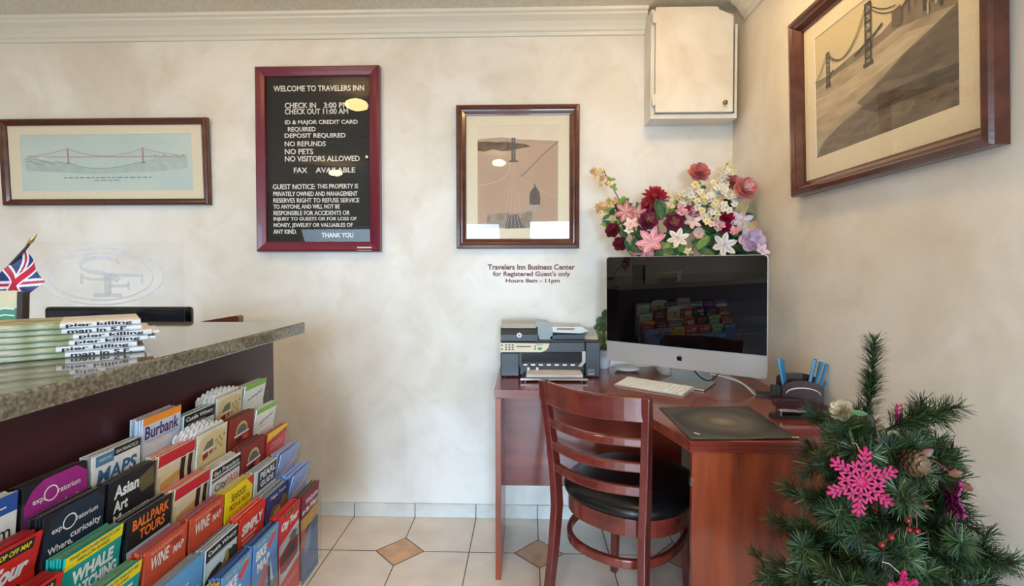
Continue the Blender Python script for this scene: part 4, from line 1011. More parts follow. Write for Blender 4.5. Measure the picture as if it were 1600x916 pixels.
pp = MB(flat(226, 222, 224, 0.8)); pp.box(U(385), U(1035), -0.080, 0.028, 0.0185, 0.030); pst = pp.build('paper_pile'); pst.location = (-0.112, 2.15, DZ)
tag(pst, 'pile of white paper lying in the printer tray', 'paper')
for px in (395, 500): MB(M_WHITE).box(U(px), U(px+30), 0.0, 0.012, 0.032, 0.044).build('paper_guide', t)

# ------------------------------------------------------------------ all-in-one computer
ang = atan2(1.80-2.15, 0.874-0.349)-radians(1.5)
Lc = Vector((0.349, 2.15, 0)); Rc_ = Vector((0.874, 1.80, 0))
mid = (Lc+Rc_)/2; wI = (Rc_-Lc).length
t = thing('desktop_computer', 'large silver all-in-one computer with dark glossy screen', 'computer', (mid.x, mid.y, DZ), rz=ang)
Tm = Matrix.Translation((0, 0, 0.078)) @ Matrix.Rotation(radians(1.2), 4, 'X')
hI = 0.450; chin = 0.086
def rr(w, h, r, n=5):
    p = []
    for (cx, cy, a0) in ((w/2-r, h-r, 0), (-w/2+r, h-r, 90), (-w/2+r, r, 180), (w/2-r, r, 270)):
        for i in range(n+1): a = radians(a0+90*i/n); p.append((cx+r*cos(a), cy+r*sin(a)))
    return p
b = MB(M_ALU); b.prism(rr(wI, hI, 0.014), 'y', 0.0, 0.020, M=Tm); b.build('housing', t, 0.002)
MB(M_ALU).lathe([(0.30, 0), (0.26, .01), (0.15, .022), (0.0001, .028)], 28, M=Tm @ Matrix.Translation((0, 0.020, hI/2)) @ Matrix.Rotation(radians(-90), 4, 'X') @ Matrix.Diagonal((.9, .62, 1, 1))).build('rear_shell', t)
SCR = mat('screen_glass', rgb(5, 5, 7), 0.02, spec=1.0)
b = MB(SCR); poly = [p for p in rr(wI-0.004, hI-0.002, 0.013) if p[1] > 0.1]; poly = poly + [(-wI/2+.002, chin), (wI/2-.002, chin)]
b.prism([(p[0], p[1]) for p in poly], 'y', -0.003, 0.001, M=Tm); b.build('screen', t)
# emblem on the chin
def apple():
    L = []
    prof = [(0, .78), (.14, .84), (.30, .86), (.44, .78), (.52, .66), (.40, .56), (.38, .42), (.50, .28), (.46, .16), (.36, .02), (.24, -.06), (.12, -.02), (0, 0)]
    right = prof; left = [(0, 0), (-.12, -.02), (-.24, -.06), (-.36, .04), (-.48, .24), (-.52, .46), (-.46, .70), (-.32, .84), (-.16, .85), (0, .78)]
    return right+left[1:-1]
b = MB(mat('black_mark', rgb(18, 18, 20), 0.25)); sc = 0.021
ap = [(x*sc, chin*0.5-0.011+y*sc) for x, y in apple()]
b.add([tuple(Tm @ Vector((x, -0.0006, z))) for x, z in ap]+[tuple(Tm @ Vector((0, -0.0006, chin*0.5-.002)))], [(i, (i+1) % len(ap), len(ap)) for i in range(len(ap))][::1])
lf = [(0.02, .92), (.05, 1.10), (.20, 1.20), (.18, 1.02)]
b.add([tuple(Tm @ Vector((x*sc, -0.0006, chin*0.5-0.011+y*sc))) for x, y in lf], [(0, 3, 2, 1)])
b.build('emblem', t, label='black fruit shaped emblem')
# stand
b = MB(M_ALU); b.box(-0.095, 0.095, 0.002, 0.18, 0.0005, 0.007); 
b.sweep([(0, 0.165, 0.004), (0, 0.150, 0.06), (0, 0.11, 0.14), (0, 0.056, 0.24)], (1, 0, 0), 0.17, 0.008)
b.build('stand', t, 0.002)
# keyboard
kb = thing('keyboard', 'slim white and silver keyboard on the desk before the screen', 'keyboard', (0.508, 1.973, DZ), rz=atan2(-0.175, 0.225))
kw = 0.285
b = MB(M_ALU); b.prism([(-.058, .0), (.058, .0), (.058, .016), (-.058, .005)], 'x', -kw/2, kw/2); b.build('base', kb, 0.0012)
kk = mat('key_white', rgb(238, 237, 232), 0.5)
for r in range(6):
    cols = 14 if r < 5 else 9; y = 0.048-0.0188*r
    x = -kw/2+.006; tot = kw-.012
    for c in range(cols):
        wk = tot/14
        if r == 5: wk = tot*0.42 if c == 4 else tot*0.58/8
        z = 0.0052+(y+.058)/.116*.011
        bb = MB(kk); bb.prism([(y-.0078, z-.0006), (y+.0078, z+.0008), (y+.0074, z+.0028), (y-.0074, z+.0014)], 'x', x+.001, x+wk-.001); bb.build('key', kb)
        x += wk
# small white dish under the screen
b = MB(mat('white_glaze', rgb(232, 230, 224), 0.25)); b.lathe([(0.030, 0.0005), (0.050, 0.006), (0.058, 0.012), (0.060, 0.013), (0.056, 0.017), (0.030, 0.022), (0.0001, 0.024)], 28)
o = b.build('power_puck'); o.location = (0.470, 2.30, DZ); tag(o, 'round white dish on the desk under the screen', 'dish')
# cables behind the computer
cab_specs = [('black_cable', M_BLACKP, 0.003, [(0.66, 2.02, .10), (0.69, 1.99, .05), (0.72, 1.955, .035), (0.76, 1.97, .055), (0.79, 2.0, .075)], 'thin black cable looping beneath the screen'),
 ('white_cable', M_WHITE, 0.0035, [(0.74, 1.99, .055), (0.79, 1.94, .050), (0.83, 1.90, .036), (0.862, 1.872, .0035), (0.885, 1.86, .0036)], 'white cable curving down to the black plug by the wall'),
 ('grey_cable', mat('grey_rubber', rgb(190, 190, 196), 0.5), 0.003, [(0.75, 2.02, .06), (0.81, 1.965, .048), (0.845, 1.915, .028), (0.875, 1.89, .0036)], 'pale grey cable beside the white one')]
for (nm, m, r, pts, lab) in cab_specs:
    P = [Vector(p) for p in pts]; out = []
    for i in range(len(P)-1):
        for s in range(6):
            a = P[max(i-1, 0)]; b0 = P[i]; c0 = P[i+1]; d0 = P[min(i+2, len(P)-1)]; q = s/6
            out.append(0.5*((2*b0)+(-a+c0)*q+(2*a-5*b0+4*c0-d0)*q*q+(-a+3*b0-3*c0+d0)*q**3))
    out.append(P[-1])
    o = MB(m).tube([(p.x, p.y, p.z+DZ) for p in out], r).build(nm); tag(o, lab, 'cable')
o = MB(M_BLACKP).prism([(-.05, -.022), (.04, -.03), (.055, .0), (.03, .03), (-.05, .02)], 'z', 0.0005, 0.010).build('power_adapter', None, 0.003); o.location = (0.915, 1.862, DZ); o.rotation_euler = (0, 0, radians(-20)); tag(o, 'flat black plug adapter on the desk by the wall', 'adapter')

# ------------------------------------------------------------------ pen holder, pens, stapler
M_LEATH = mat('brown_leather', rgb(64, 34, 32), 0.4, noise=60, col2=rgb(54, 28, 27))
hx, hy = 0.908, 1.655
t = thing('pen_holder', 'dark brown desk organiser with a curved silver trim holding blue pens', 'pen holder', (hx, hy, DZ), rz=radians(-12))
def wedge(w, n=12, h0=0.085, h1=0.112): return [(-w, 0), (w, 0)] + [(w*cos(pi*i/n), h0+(h1-h0)*sin(pi*i/n)) for i in range(n+1)]
b = MB(M_LEATH); b.prism(wedge(0.062), 'y', -0.036, -0.031); b.prism(wedge(0.062, h0=.105, h1=.125), 'y', 0.031, 0.036); b.box(-0.062, -0.058, -0.031, 0.031, 0, 0.085); b.box(0.058, 0.062, -0.031, 0.031, 0, 0.085); b.box(-0.058, 0.058, -0.031, 0.031, 0, 0.004); b.box(-0.003, 0.003, -0.031, 0.031, 0.004, 0.08)
b.build('box', t, 0.0015)
MB(M_CHROME).sweep([(0.050*cos(pi*i/10), -0.0375, 0.070+0.020*sin(pi*i/10)) for i in range(11)], (0, 0, 1), 0.004, 0.003).build('trim', t, label='curved silver trim')
b = MB(M_BLACKP); b.box(-0.090, -0.064, -0.03, -0.004, 0.060, 0.090); b.box(-0.084, -0.064, -0.028, -0.010, 0.0, 0.060, ACRYL); b.build('side_pocket', t)
PB = mat('pen_blue', rgb(58, 128, 166), 0.3, trans=0.0); PB2 = mat('pen_blue_pale', rgb(104, 164, 200), 0.3)
pens = [(-0.038, -.016, -16, 0.176), (-0.031, .002, -13, 0.172), (-0.024, .012, -14, 0.168), (0.008, -.012, 16, 0.174), (0.016, .006, 17, 0.176), (0.022, -.014, 20, 0.172), (0.030, .010, 19, 0.168), (0.036, -.004, 23, 0.166), (0.042, .012, 36, 0.142)]
for k, (px, py, a, L) in enumerate(pens):
    b = MB(PB if k % 3 else PB2)
    R_ = Matrix.Translation((px, py, 0.006)) @ Matrix.Rotation(radians(a*0.65), 4, 'Y')
    b.tube([(0, 0, 0), (0, 0, 0.012), (0, 0, L-.03), (0, 0, L-.028), (0, 0, L)], [0.0015, 0.0044, 0.0044, 0.0052, 0.0050], 8, M=R_)
    o = b.build('pen'); o.location = (hx, hy, DZ); o.rotation_euler = (0, 0, radians(-12))
    tag(o, ['leftmost blue pen in the organiser', 'blue pen second from left in the organiser', 'blue pen third from left in the organiser', 'blue pen leaning right, first beside the divider', 'blue pen leaning right, second beside the divider', 'blue pen leaning right, third beside the divider', 'blue pen leaning right, fourth beside the divider', 'blue pen leaning right, fifth beside the divider', 'short blue pen leaning furthest to the right'][k], 'pen', 'blue pens in the organiser')
t = thing('stapler', 'maroon stapler with dark metal base in front of the pen organiser', 'stapler', (0.866, 1.588, DZ), rz=radians(-4))
M_ST = mat('stapler_maroon', rgb(62, 18, 26), 0.3)
MB(mat('stapler_base', rgb(58, 52, 48), 0.35, metal=0.5)).prism([(-.082, 0.0), (.072, 0.0), (.076, .012), (-.078, .012)], 'y', -.017, .017).build('base', t, 0.003)
MB(M_CHROME).box(-.060, .068, -.009, .009, .022, .031).build('magazine', t)
MB(M_ST).prism([(-.068, .036), (-.02, .031), (.082, .031), (.085, .045), (.02, .058), (-.066, .060), (-.074, .05)], 'y', -.014, .014).build('handle', t, 0.004)
MB(M_CHROME).prism([(.040, .010), (.062, .010), (.066, .036), (.046, .036)], 'y', -.013, .013).build('hinge', t); MB(M_CHROME).tube([(-.055, -.012, .012), (-.055, -.012, .026)], .004).build('spring_post', t)

# ------------------------------------------------------------------ chair
f = Vector((0.6, 0.8, 0)); r = Vector((0.8, -0.6, 0)); c = Vector((0.372, 1.755, 0)); up = Vector((0, 0, 1))
t = thing('dining_chair', 'ladder back wooden chair with round black cushion pulled up to the desk', 'chair', c)
def K(a, s, z): return f*a+r*s+up*z
# rear posts: (forward offset, half spread, z)
post = [(-0.290, 0.172, 0.0), (-0.270, 0.166, 0.14), (-0.248, 0.160, 0.30), (-0.236, 0.156, 0.43), (-0.238, 0.160, 0.52), (-0.252, 0.168, 0.66), (-0.272, 0.178, 0.80), (-0.282, 0.182, 0.862)]
def interp(pts, z):
    for i in range(len(pts)-1):
        if pts[i][2] <= z <= pts[i+1][2]:
            s = (z-pts[i][2])/(pts[i+1][2]-pts[i][2]); return tuple(pts[i][k]+(pts[i+1][k]-pts[i][k])*s for k in (0, 1))
    return pts[-1][:2]
for s in (-1, 1):
    MB(M_CHAIR).sweep([K(a, s*sp, z) for a, sp, z in post], tuple(r), 0.026, [0.034, .036, .04, .044, .042, .036, .032, .028]).build('rear_leg', t, 0.004)
for (z0, z1, th, bow) in ((0.786, 0.860, 0.015, 0.05), (0.708, 0.734, 0.018, 0.052), (0.628, 0.657, 0.018, 0.050), (0.552, 0.581, 0.018, 0.046)):
    zc = (z0+z1)/2; a, sp = interp(post, zc)
    pts = [K(a-bow*sin(pi*i/12), -sp+2*sp*i/12, zc) for i in range(13)]
    MB(M_CHAIRR).sweep(pts, (0, 0, 1), z1-z0, th, smooth=False).build('back_rail', t, 0.004)
def superell(R, n=40, e=2.35):
    out = []
    for i in range(n):
        th = 2*pi*i/n; cx, sy = cos(th), sin(th)
        out.append((R*(abs(cx)**(2/e))*(1 if cx >= 0 else -1), R*(abs(sy)**(2/e))*(1 if sy >= 0 else -1)))
    return out
rot = lambda poly: [tuple((f*(p[1]*1.08+.018)+r*p[0])[:2]) for p in poly]
b = MB(M_CHAIRR); b.prism(rot(superell(0.215)), 'z', 0.388, 0.444); b.build('seat_frame', t, 0.006)
b = MB(M_VINYL); R0 = superell(1.0)
rings = [(0.212, .445), (0.224, .452), (0.228, .465), (0.222, .478), (0.205, .488), (0.16, .495), (0.10, .498), (0.03, .499)]
vs = [(*(f*(p[1]*q*1.08+.018)+r*p[0]*q)[:2], z) for q, z in rings for p in R0]; n = len(R0)
b.add(vs, [(i*n+j, i*n+(j+1) % n, (i+1)*n+(j+1) % n, (i+1)*n+j) for i in range(len(rings)-1) for j in range(n)] + [tuple(range((len(rings)-1)*n, len(rings)*n))], smooth=True)
b.build('cushion', t)
for s in (-1, 1):
    MB(M_CHAIR).sweep([K(0.165, s*0.135, 0.40), K(0.18, s*0.150, 0.0)], tuple(r), [0.034, 0.026], [0.034, 0.026]).build('front_leg', t, 0.004)
b = MB(M_CHAIRR)
sec = superell(1.0, 48)
ring = [(0.190, .30), (0.208, .30), (0.208, .328), (0.190, .328)]
vs = [(*(f*(p[1]*q*1.1-.02)+r*p[0]*q*0.93)[:2], z) for q, z in ring for p in sec]; n = 48
b.add(vs, [(i*n+j, i*n+(j+1) % n, ((i+1) % 4)*n+(j+1) % n, ((i+1) % 4)*n+j) for i in range(4) for j in range(n)])
b.build('stretcher_ring', t, 0.004)

# ================================================================== FLOWER ARRANGEMENT
fa = thing('flower_arrangement', 'large arrangement of silk flowers in a vase behind the computer', 'flowers', (0.66, 2.25, DZ))
FO = Vector((0.66, 2.25, DZ))
def fmat(n, c, c2=None): return mat('petal_'+n, rgb(*c), 0.6, noise=30, col2=rgb(*(c2 or [x*0.85 for x in c])), sheen=0.2)
P_RED, P_MAG, P_PINK, P_PALE = fmat('red', (170, 30, 44), (140, 24, 44)), fmat('magenta', (134, 40, 78), (104, 30, 58)), fmat('pink', (214, 108, 142), (236, 176, 190)), fmat('blush', (236, 206, 204), (226, 178, 180))
P_WHITE, P_CREAM, P_LAV, P_ROSE, P_DARK = fmat('white', (236, 232, 222), (226, 220, 206)), fmat('cream', (236, 222, 176), (226, 206, 150)), fmat('lavender', (206, 176, 206), (226, 206, 226)), fmat('rose', (220, 140, 136), (202, 110, 112)), fmat('crimson', (124, 20, 44), (94, 14, 34))
P_YEL = fmat('yellow', (232, 204, 90)); P_PEACH = fmat('peach', (230, 180, 130))
LEAF1, LEAF2 = mat('leaf_deep', rgb(52, 84, 48), 0.5, noise=20, col2=rgb(70, 104, 58)), mat('leaf_light', rgb(112, 150, 62), 0.5, noise=20, col2=rgb(140, 170, 84))
STEM = mat('stem_brown', rgb(104, 78, 50), 0.6)
def petal(b, o, d, nrm, L, w, cup, m, tipw=0.35, seg=5):
    """petal from o along d, facing nrm; cup bends it toward nrm"""
    d = d.normalized(); n = (nrm-d*nrm.dot(d)).normalized(); s = d.cross(n)
    vs = []
    for i in range(seg+1):
        u = i/seg
        ww = w*(sin(pi*min(u*0.86+0.08, 1))**0.8) if i < seg else w*tipw*0.4
        p = o+d*(L*u)+n*(cup*L*u*u)
        for q in (-1, 0, 1): vs.append(p+s*(q*ww/2)+n*(0.12*w*abs(q)))
    fs = [(i*3+j, i*3+j+1, i*3+j+4, i*3+j+3) for i in range(seg) for j in range(2)]
    b.add(vs, fs, m, True)
def basis(n):
    n = n.normalized(); a = n.cross(Vector((0, 0, 1))); a = a.normalized() if a.length > 1e-3 else Vector((1, 0, 0)); return n, a, n.cross(a)
def blossom(kind, name, pos, R, m, nrm=Vector((-.2, -.9, .25)), m2=None, rnd=random):
    n, a, c = basis(nrm); b = MB(m); o = Vector(pos)-FO
    rad = lambda th: a*cos(th)+c*sin(th)
    if kind == 'dahlia':
        for ringi, (k, rr_, cup) in enumerate(((16, 1.0, -.1), (14, .85, .15), (12, .65, .45), (9, .45, .8), (6, .3, 1.3))):
            for i in range(k): petal(b, o+n*(.004*ringi), rad(2*pi*(i+ringi*.5)/k+rnd.uniform(-.1, .1)), n, R*rr_*rnd.uniform(.9, 1.1), R*.30, cup, m)
    elif kind == 'rose':
        for ringi, (k, rr_, cup) in enumerate(((6, 1.0, .15), (5, .85, .5), (5, .66, .95), (4, .46, 1.5), (3, .3, 2.2))):
            for i in range(k): petal(b, o+n*(.003*ringi), rad(2*pi*(i+ringi*.4)/k), n, R*rr_, R*1.05*rr_, cup, m if ringi < 3 or not m2 else m2, .9)
    elif kind == 'lily':
        for i in range(6): petal(b, o+n*.002*(i % 2), rad(pi*i/3+.3), n, R, R*.50, .22, m, .1); petal(b, o+n*(.003+.002*(i % 2)), rad(pi*i/3+.3), n, R*.8, R*.12, .25, m2 or m, .1)
        for i in range(5): b.tube([o, o+n*R*.45+rad(2*pi*i/5)*R*.14], .0011, 5, P_CREAM)
    elif kind == 'star':
        for i in range(5): petal(b, o, rad(2*pi*i/5+.2), n, R, R*.62, .2, m, .2)
        b.ball(tuple(o+n*.003), R*.16, m2 or P_YEL, 6)
    elif kind == 'calla':
        for i in range(9): petal(b, o, (rad(2*pi*i/9)*.75+n*.55), n, R*(1.25 if i in (2, 3) else 1), R*.75, .25, m, .8)
        b.tube([o, o+n*R*.8], [R*.16, R*.05], 6, m2 or P_YEL)
    return b.build(name, fa)
def fp(px, py, y):
    y += 0.08
    if px > 1060: y = min(y, 0.925*770/(px-822))
    return Vector(((px-822+22*0)*y/770.0, y, 1.235-(py-419)*y/770.0))
rf = random.Random(11)
b = MB(mat('vase_cream', rgb(214, 206, 190), 0.3)); b.lathe([(0.055, 0.0005), (0.075, 0.03), (0.085, 0.10), (0.07, 0.19), (0.05, 0.25), (0.06, 0.29)], 28); b.build('vase', fa)
FL = [('dahlia', 'dahlia', 1021, 310, 2.10, .060, P_RED, None), ('rose', 'poppy', 1010, 348, 2.08, .045, P_MAG, fmat('rust', (170, 110, 90))), ('rose', 'poppy', 1051, 350, 2.07, .046, P_MAG, fmat('rust', (170, 110, 90))),
 ('lily', 'lily', 1016, 378, 2.02, .066, P_PINK, P_PALE), ('lily', 'lily', 1008, 392, 2.08, .06, P_PINK, P_PALE), ('rose', 'rose', 957, 362, 2.12, .036, P_DARK, None), ('rose', 'rose', 968, 382, 2.12, .034, P_DARK, None),
 ('lily', 'star_lily', 1057, 374, 2.03, .048, P_WHITE, P_PALE), ('calla', 'calla_lily', 1089, 367, 2.03, .036, fmat('shell', (232, 204, 206)), P_YEL), ('rose', 'rose', 1087, 274, 2.16, .050, P_ROSE, None), ('rose', 'rose', 1156, 298, 2.12, .052, P_ROSE, P_PALE), ('rose', 'rose', 1138, 288, 2.16, .036, P_ROSE, None),
 ('rose', 'rose', 1169, 377, 2.04, .052, P_LAV, None), ('lily', 'lily', 1152, 346, 2.06, .052, P_LAV, P_WHITE), ('calla', 'calla_lily', 1162, 362, 2.05, .044, P_WHITE, P_WHITE), ('lily', 'star_lily', 1126, 384, 2.03, .056, P_WHITE, P_LAV), ('star', 'small_blossom', 1072, 394, 2.03, .022, P_CREAM, None),
 ('rose', 'rose', 1076, 334, 2.08, .036, fmat('raspberry', (190, 50, 96)), P_PALE), ('lily', 'star_lily', 1078, 347, 2.06, .044, P_PALE, P_WHITE), ('lily', 'lily', 976, 332, 2.10, .05, P_ROSE, P_PALE), ('lily', 'lily', 994, 336, 2.12, .048, fmat('coral', (232, 150, 140)), P_PALE), ('star', 'small_blossom', 984, 351, 2.07, .034, P_PALE, None), ('star', 'small_blossom', 1040, 322, 2.10, .04, P_CREAM, None), ('calla', 'calla_lily', 1038, 324, 2.10, .032, P_WHITE, P_CREAM),
 ('rose', 'rose', 1130, 344, 2.07, .036, fmat('cherry', (164, 22, 54)), None), ('rose', 'rose', 1128, 358, 2.06, .03, fmat('cherry', (164, 22, 54)), None), ('star', 'small_blossom', 981, 361, 2.06, .022, P_WHITE, None), ('rose', 'rose', 1010, 326, 2.13, .04, fmat('raspberry', (190, 50, 96)), None), ('star', 'small_blossom', 1184, 392, 2.05, .034, P_LAV, None)]
for (kind, nm, px, py, y, R, m, m2) in FL:
    dirn = Vector((-.15+rf.uniform(-.3, .3)+(px-1060)/500, -.9, .3+rf.uniform(-.2, .2)))
    blossom(kind, nm, fp(px, py, y), R, m, dirn, m2, rf)
# clusters of small white and cream blossoms
def cluster(name, pts, R, mats_, y):
    b = MB(mats_[0])
    for (px, py, spread, k) in pts:
        for i in range(k):
            p = fp(px+rf.gauss(0, spread), py+rf.gauss(0, spread*.7), y+rf.uniform(-.03, .03))-FO
            n, a, c = basis(Vector((rf.uniform(-.7, .4), -.9, rf.uniform(-.2, .7)))); mm = rf.choice(mats_)
            for q in range(5): petal(b, p, a*cos(2*pi*q/5)+c*sin(2*pi*q/5), n, R*rf.uniform(.8, 1.15), R*.8, .2, mm, .5, 3)
            b.ball(tuple(p+n*.002), R*.2, P_YEL, 5)
    return b.build(name, fa)
cluster('white_blossom_cluster', [(1076, 306, 8, 14), (1094, 312, 8, 16), (1116, 326, 8, 18), (1102, 338, 8, 14)], .018, [P_WHITE, P_WHITE, P_CREAM], 2.07)
cluster('white_blossom_cluster', [(1124, 296, 7, 14), (1140, 308, 7, 14), (1150, 318, 6, 10)], .018, [P_WHITE, P_WHITE], 2.09)
cluster('white_blossom_cluster', [(1134, 268, 6, 11), (1128, 280, 6, 11), (1120, 286, 5, 8)], .016, [P_WHITE, P_CREAM], 2.14)
cluster('cream_blossom_cluster', [(1066, 318, 5, 8), (1078, 302, 6, 8)], .017, [P_CREAM, P_WHITE], 2.10)
cluster('peach_blossom_sprig', [(930, 269, 4, 8), (938, 276, 5, 8), (944, 286, 5, 6)], .014, [P_CREAM, P_PEACH], 2.14)
cluster('peach_blossom_sprig', [(944, 322, 5, 9), (952, 318, 5, 7), (938, 330, 4, 5)], .016, [P_CREAM, P_PEACH], 2.14)
for pk in ((1062, 332, 4, 8), (1120, 352, 4, 7), (1142, 360, 4, 7)): cluster('pink_blossom_cluster', [pk], .018, [P_PALE, P_PINK], 2.05)
# stems and leaves
def curve3(p0, p1, p2, n=8): return [p0*(1-s)**2+p1*2*s*(1-s)+p2*s*s for s in [i/n for i in range(n+1)]]
base = Vector((0, 0, .28))
for (px, py, y, m) in ((940, 266, 2.14, STEM), (1131, 258, 2.14, STEM), (950, 312, 2.14, STEM), (1087, 285, 2.16, LEAF1), (1150, 310, 2.12, LEAF1), (957, 370, 2.12, LEAF1), (1165, 380, 2.06, LEAF1), (1020, 325, 2.10, LEAF1)):
    p2 = fp(px, py, y)-FO
    MB(m).tube(curve3(base, (base+p2)/2+Vector((0, .02, .06)), p2), .0022, 6, m).build('stem', fa)
for (tx, ty) in ((1038, 282), (1046, 295), (1054, 300), (1062, 305)):
    b = MB(P_CREAM); p2 = fp(tx, ty, 2.15)-FO; p0 = fp(1052, 350, 2.15)-FO; petal(b, p0, p2-p0, Vector((0, -1, 0)), (p2-p0).length, .012, .05, P_CREAM, .1); b.build('grass_blade', fa)
lv = [(952, 336, 2.13, .045), (966, 352, 2.13, .05), (1000, 372, 2.13, .06), (984, 392, 2.10, .06), (1030, 345, 2.08, .095), (1034, 392, 2.06, .08), (1045, 378, 2.10, .07), (1064, 368, 2.10, .07), (1086, 390, 2.06, .08), (1098, 352, 2.11, .07), (1100, 380, 2.10, .08), (1116, 366, 2.10, .07), (1140, 378, 2.10, .07), (1146, 392, 2.07, .08), (1100, 325, 2.13, .06), (1142, 326, 2.13, .05), (1088, 300, 2.14, .05), (1110, 290, 2.15, .05), (1128, 300, 2.14, .05), (1052, 324, 2.13, .07), (1030, 330, 2.15, .06), (1060, 395, 2.06, .07), (1010, 394, 2.10, .07), (1160, 392, 2.08, .06), (976, 372, 2.12, .05)]
for q in range(34): lv.append((rf.uniform(962, 1160), rf.uniform(322, 394), 2.14, rf.uniform(.05, .08)))
for i, (px, py, y, L) in enumerate(lv):
    b = MB(LEAF1); p = fp(px, py, y)-FO
    for k in range(5):
        d = Vector((rf.uniform(-1, 1), rf.uniform(-.6, .1), rf.uniform(-.5, 1)))
        if i == 4: d = Vector((-.25+.1*k, -.2, 1.0))
        petal(b, p, d, Vector((rf.uniform(-.4, .4), -1, .4)), L*rf.uniform(.7, 1.1), L*.42, -.15, LEAF2 if rf.random() < .3 else LEAF1, .1)
    b.build('leaf_spray', fa)
for (px, py) in ((953, 282), (957, 295), (969, 313)):
    b = MB(LEAF2); p = fp(px, py, 2.14)-FO
    for k in range(3): petal(b, p, Vector((rf.uniform(-1, 1), -.2, rf.uniform(-.5, .8))), Vector((0, -1, .2)), .022, .014, .0, LEAF2, .1)
    b.build('leaf_spray', fa)
# white calla leaves at the right back
for (px, py, tx, ty) in ((1140, 345, 1168, 312), (1150, 368, 1184, 350)):
    b = MB(P_CREAM); p = fp(px, py, 2.12)-FO; q = fp(tx, ty, 2.12)-FO; petal(b, p, q-p, Vector((-.3, -1, .2)), (q-p).length, .05, .05, P_CREAM, .15); b.build('pale_leaf', fa)
# a small trailing ivy beside the screen
iv = thing('trailing_ivy', 'green ivy spray with small white pot between printer and computer', 'plant', (0.372, 2.362, DZ))
IO = Vector((0.372, 2.362, DZ))
MB(mat('white_pot', rgb(214, 216, 220), 0.3)).lathe([(0.022, 0.0005), (0.030, .02), (0.036, .07), (0.038, .09), (0.034, .09), (0.030, .075)], 22).build('pot', iv)
b = MB(STEM)
for p in ((936, 500), (944, 484), (932, 520), (948, 530)): b.tube(curve3(Vector((0, 0, .085)), Vector((0, -.02, .17)), fp(p[0], p[1], 2.285)-IO), .0018, 5)
b.build('stem', iv)
for (px, py, s) in ((947, 484, .05), (941, 495, .055), (936, 506, .05), (934, 518, .055), (942, 520, .06), (946, 505, .06), (938, 530, .045), (934, 540, .04), (945, 538, .04), (943, 552, .035), (940, 560, .03), (948, 490, .05)):
    b = MB(LEAF1); p = fp(px, py, 2.285+rf.uniform(-.008, .008))-IO; mm = LEAF2 if rf.random() < .4 else LEAF1
    n, a, c2 = basis(Vector((rf.uniform(-.5, .3), -1, rf.uniform(0, .4))))
    for q in range(3): petal(b, p, (c2*-1 if False else Vector((rf.uniform(-.3, .3), 0, -1)))+a*(q-1)*.7, n, s*.8, s*.55, -.1, mm, .2)
    b.build('ivy_leaf', iv)

# ================================================================== CHRISTMAS TREE
TX, TY = 0.690, 0.95
tr = thing('christmas_tree', 'small artificial green christmas tree in the right foreground', 'christmas tree', (TX, TY, 0))
N1, N2, N3 = mat('needle_dark', rgb(28, 52, 26), 0.55), mat('needle_mid', rgb(52, 78, 36), 0.5), mat('needle_pale', rgb(112, 122, 68), 0.5)
TWIG = mat('wire_twig', rgb(60, 58, 40), 0.7)
rt = random.Random(21)
def needles(b, path, ln, dens, rnd, wn=0.0015, spread=0.85):
    P = [Vector(p) for p in path]
    for i in range(len(P)-1):
        seg = P[i+1]-P[i]; L = seg.length; d = seg.normalized(); n, a, c = basis(d)
        for k in range(int(L*dens*1.7)):
            p = P[i]+seg*rnd.random(); th = rnd.uniform(0, 2*pi)
            rad = a*cos(th)+c*sin(th)
            v = (d*rnd.uniform(.15, .8)+rad*spread).normalized()*ln*rnd.uniform(.75, 1.15)
            s = v.cross(rad+d*.01).normalized()*wn*.5
            m = N1 if rnd.random() < .55 else (N2 if rnd.random() < .85 else N3)
            b.add([p-s, p+s, p+v*.8+s*.9, p+v, p+v*.8-s*.9], [(0, 1, 2, 3, 4)], m)
def branch(p0, p1, ln=0.030, twigs=3, dens=1500, sag=0.0, thick=.0016):
    b = MB(N1); p0 = Vector(p0); p1 = Vector(p1)
    mid = (p0+p1)/2+Vector((0, 0, -sag)); path = curve3(p0, mid, p1, 6)
    b.tube(path, thick, 5, TWIG); needles(b, path[1:], ln, dens, rt)
    d = p1-p0
    for k in range(twigs):
        s = .35+.5*k/max(1, twigs-1) if twigs > 1 else .6
        q = p0+d*s; n, a, c = basis(d); th = rt.uniform(0, 2*pi)
        e = q+(d.normalized()*.75+(a*cos(th)+c*sin(th))*.7)*d.length*.32*rt.uniform(.8, 1.2)
        b.tube([q, e], thick*.7, 4, TWIG); needles(b, [q, (q+e)/2, e], ln*.9, dens, rt)
    return b.build('branch', tr)
def tp(px, py, dy=0.0):
    y = TY+dy
    return Vector(((px-822)*y/770.0-TX, dy, 1.235-(py-419)*y/770.0))
trunk = [Vector((0.01, 0, .04)), Vector((0.008, 0, .55)), Vector((-.01, 0, .80)), Vector((-.035, 0, .95)), Vector((-.047, 0, .97))]
MB(TWIG).tube(trunk, [.014, .012, .009, .006, .004], 8).build('trunk', tr)
b = MB(M_BLACKP)
for k in range(3): b.sweep([(0, 0, .06), (.12*cos(2*pi*k/3), .12*sin(2*pi*k/3), .008)], (0, 0, 1), .014, .018)
b.lathe([(.022, .03), (.022, .09)], 14); b.build('stand', tr)
# leader
branch(tp(1352, 640), tp(1357, 528), .030, 0, 2600)
branch(tp(1348, 660, -.01), tp(1352, 585, -.01), .030, 0, 2600)
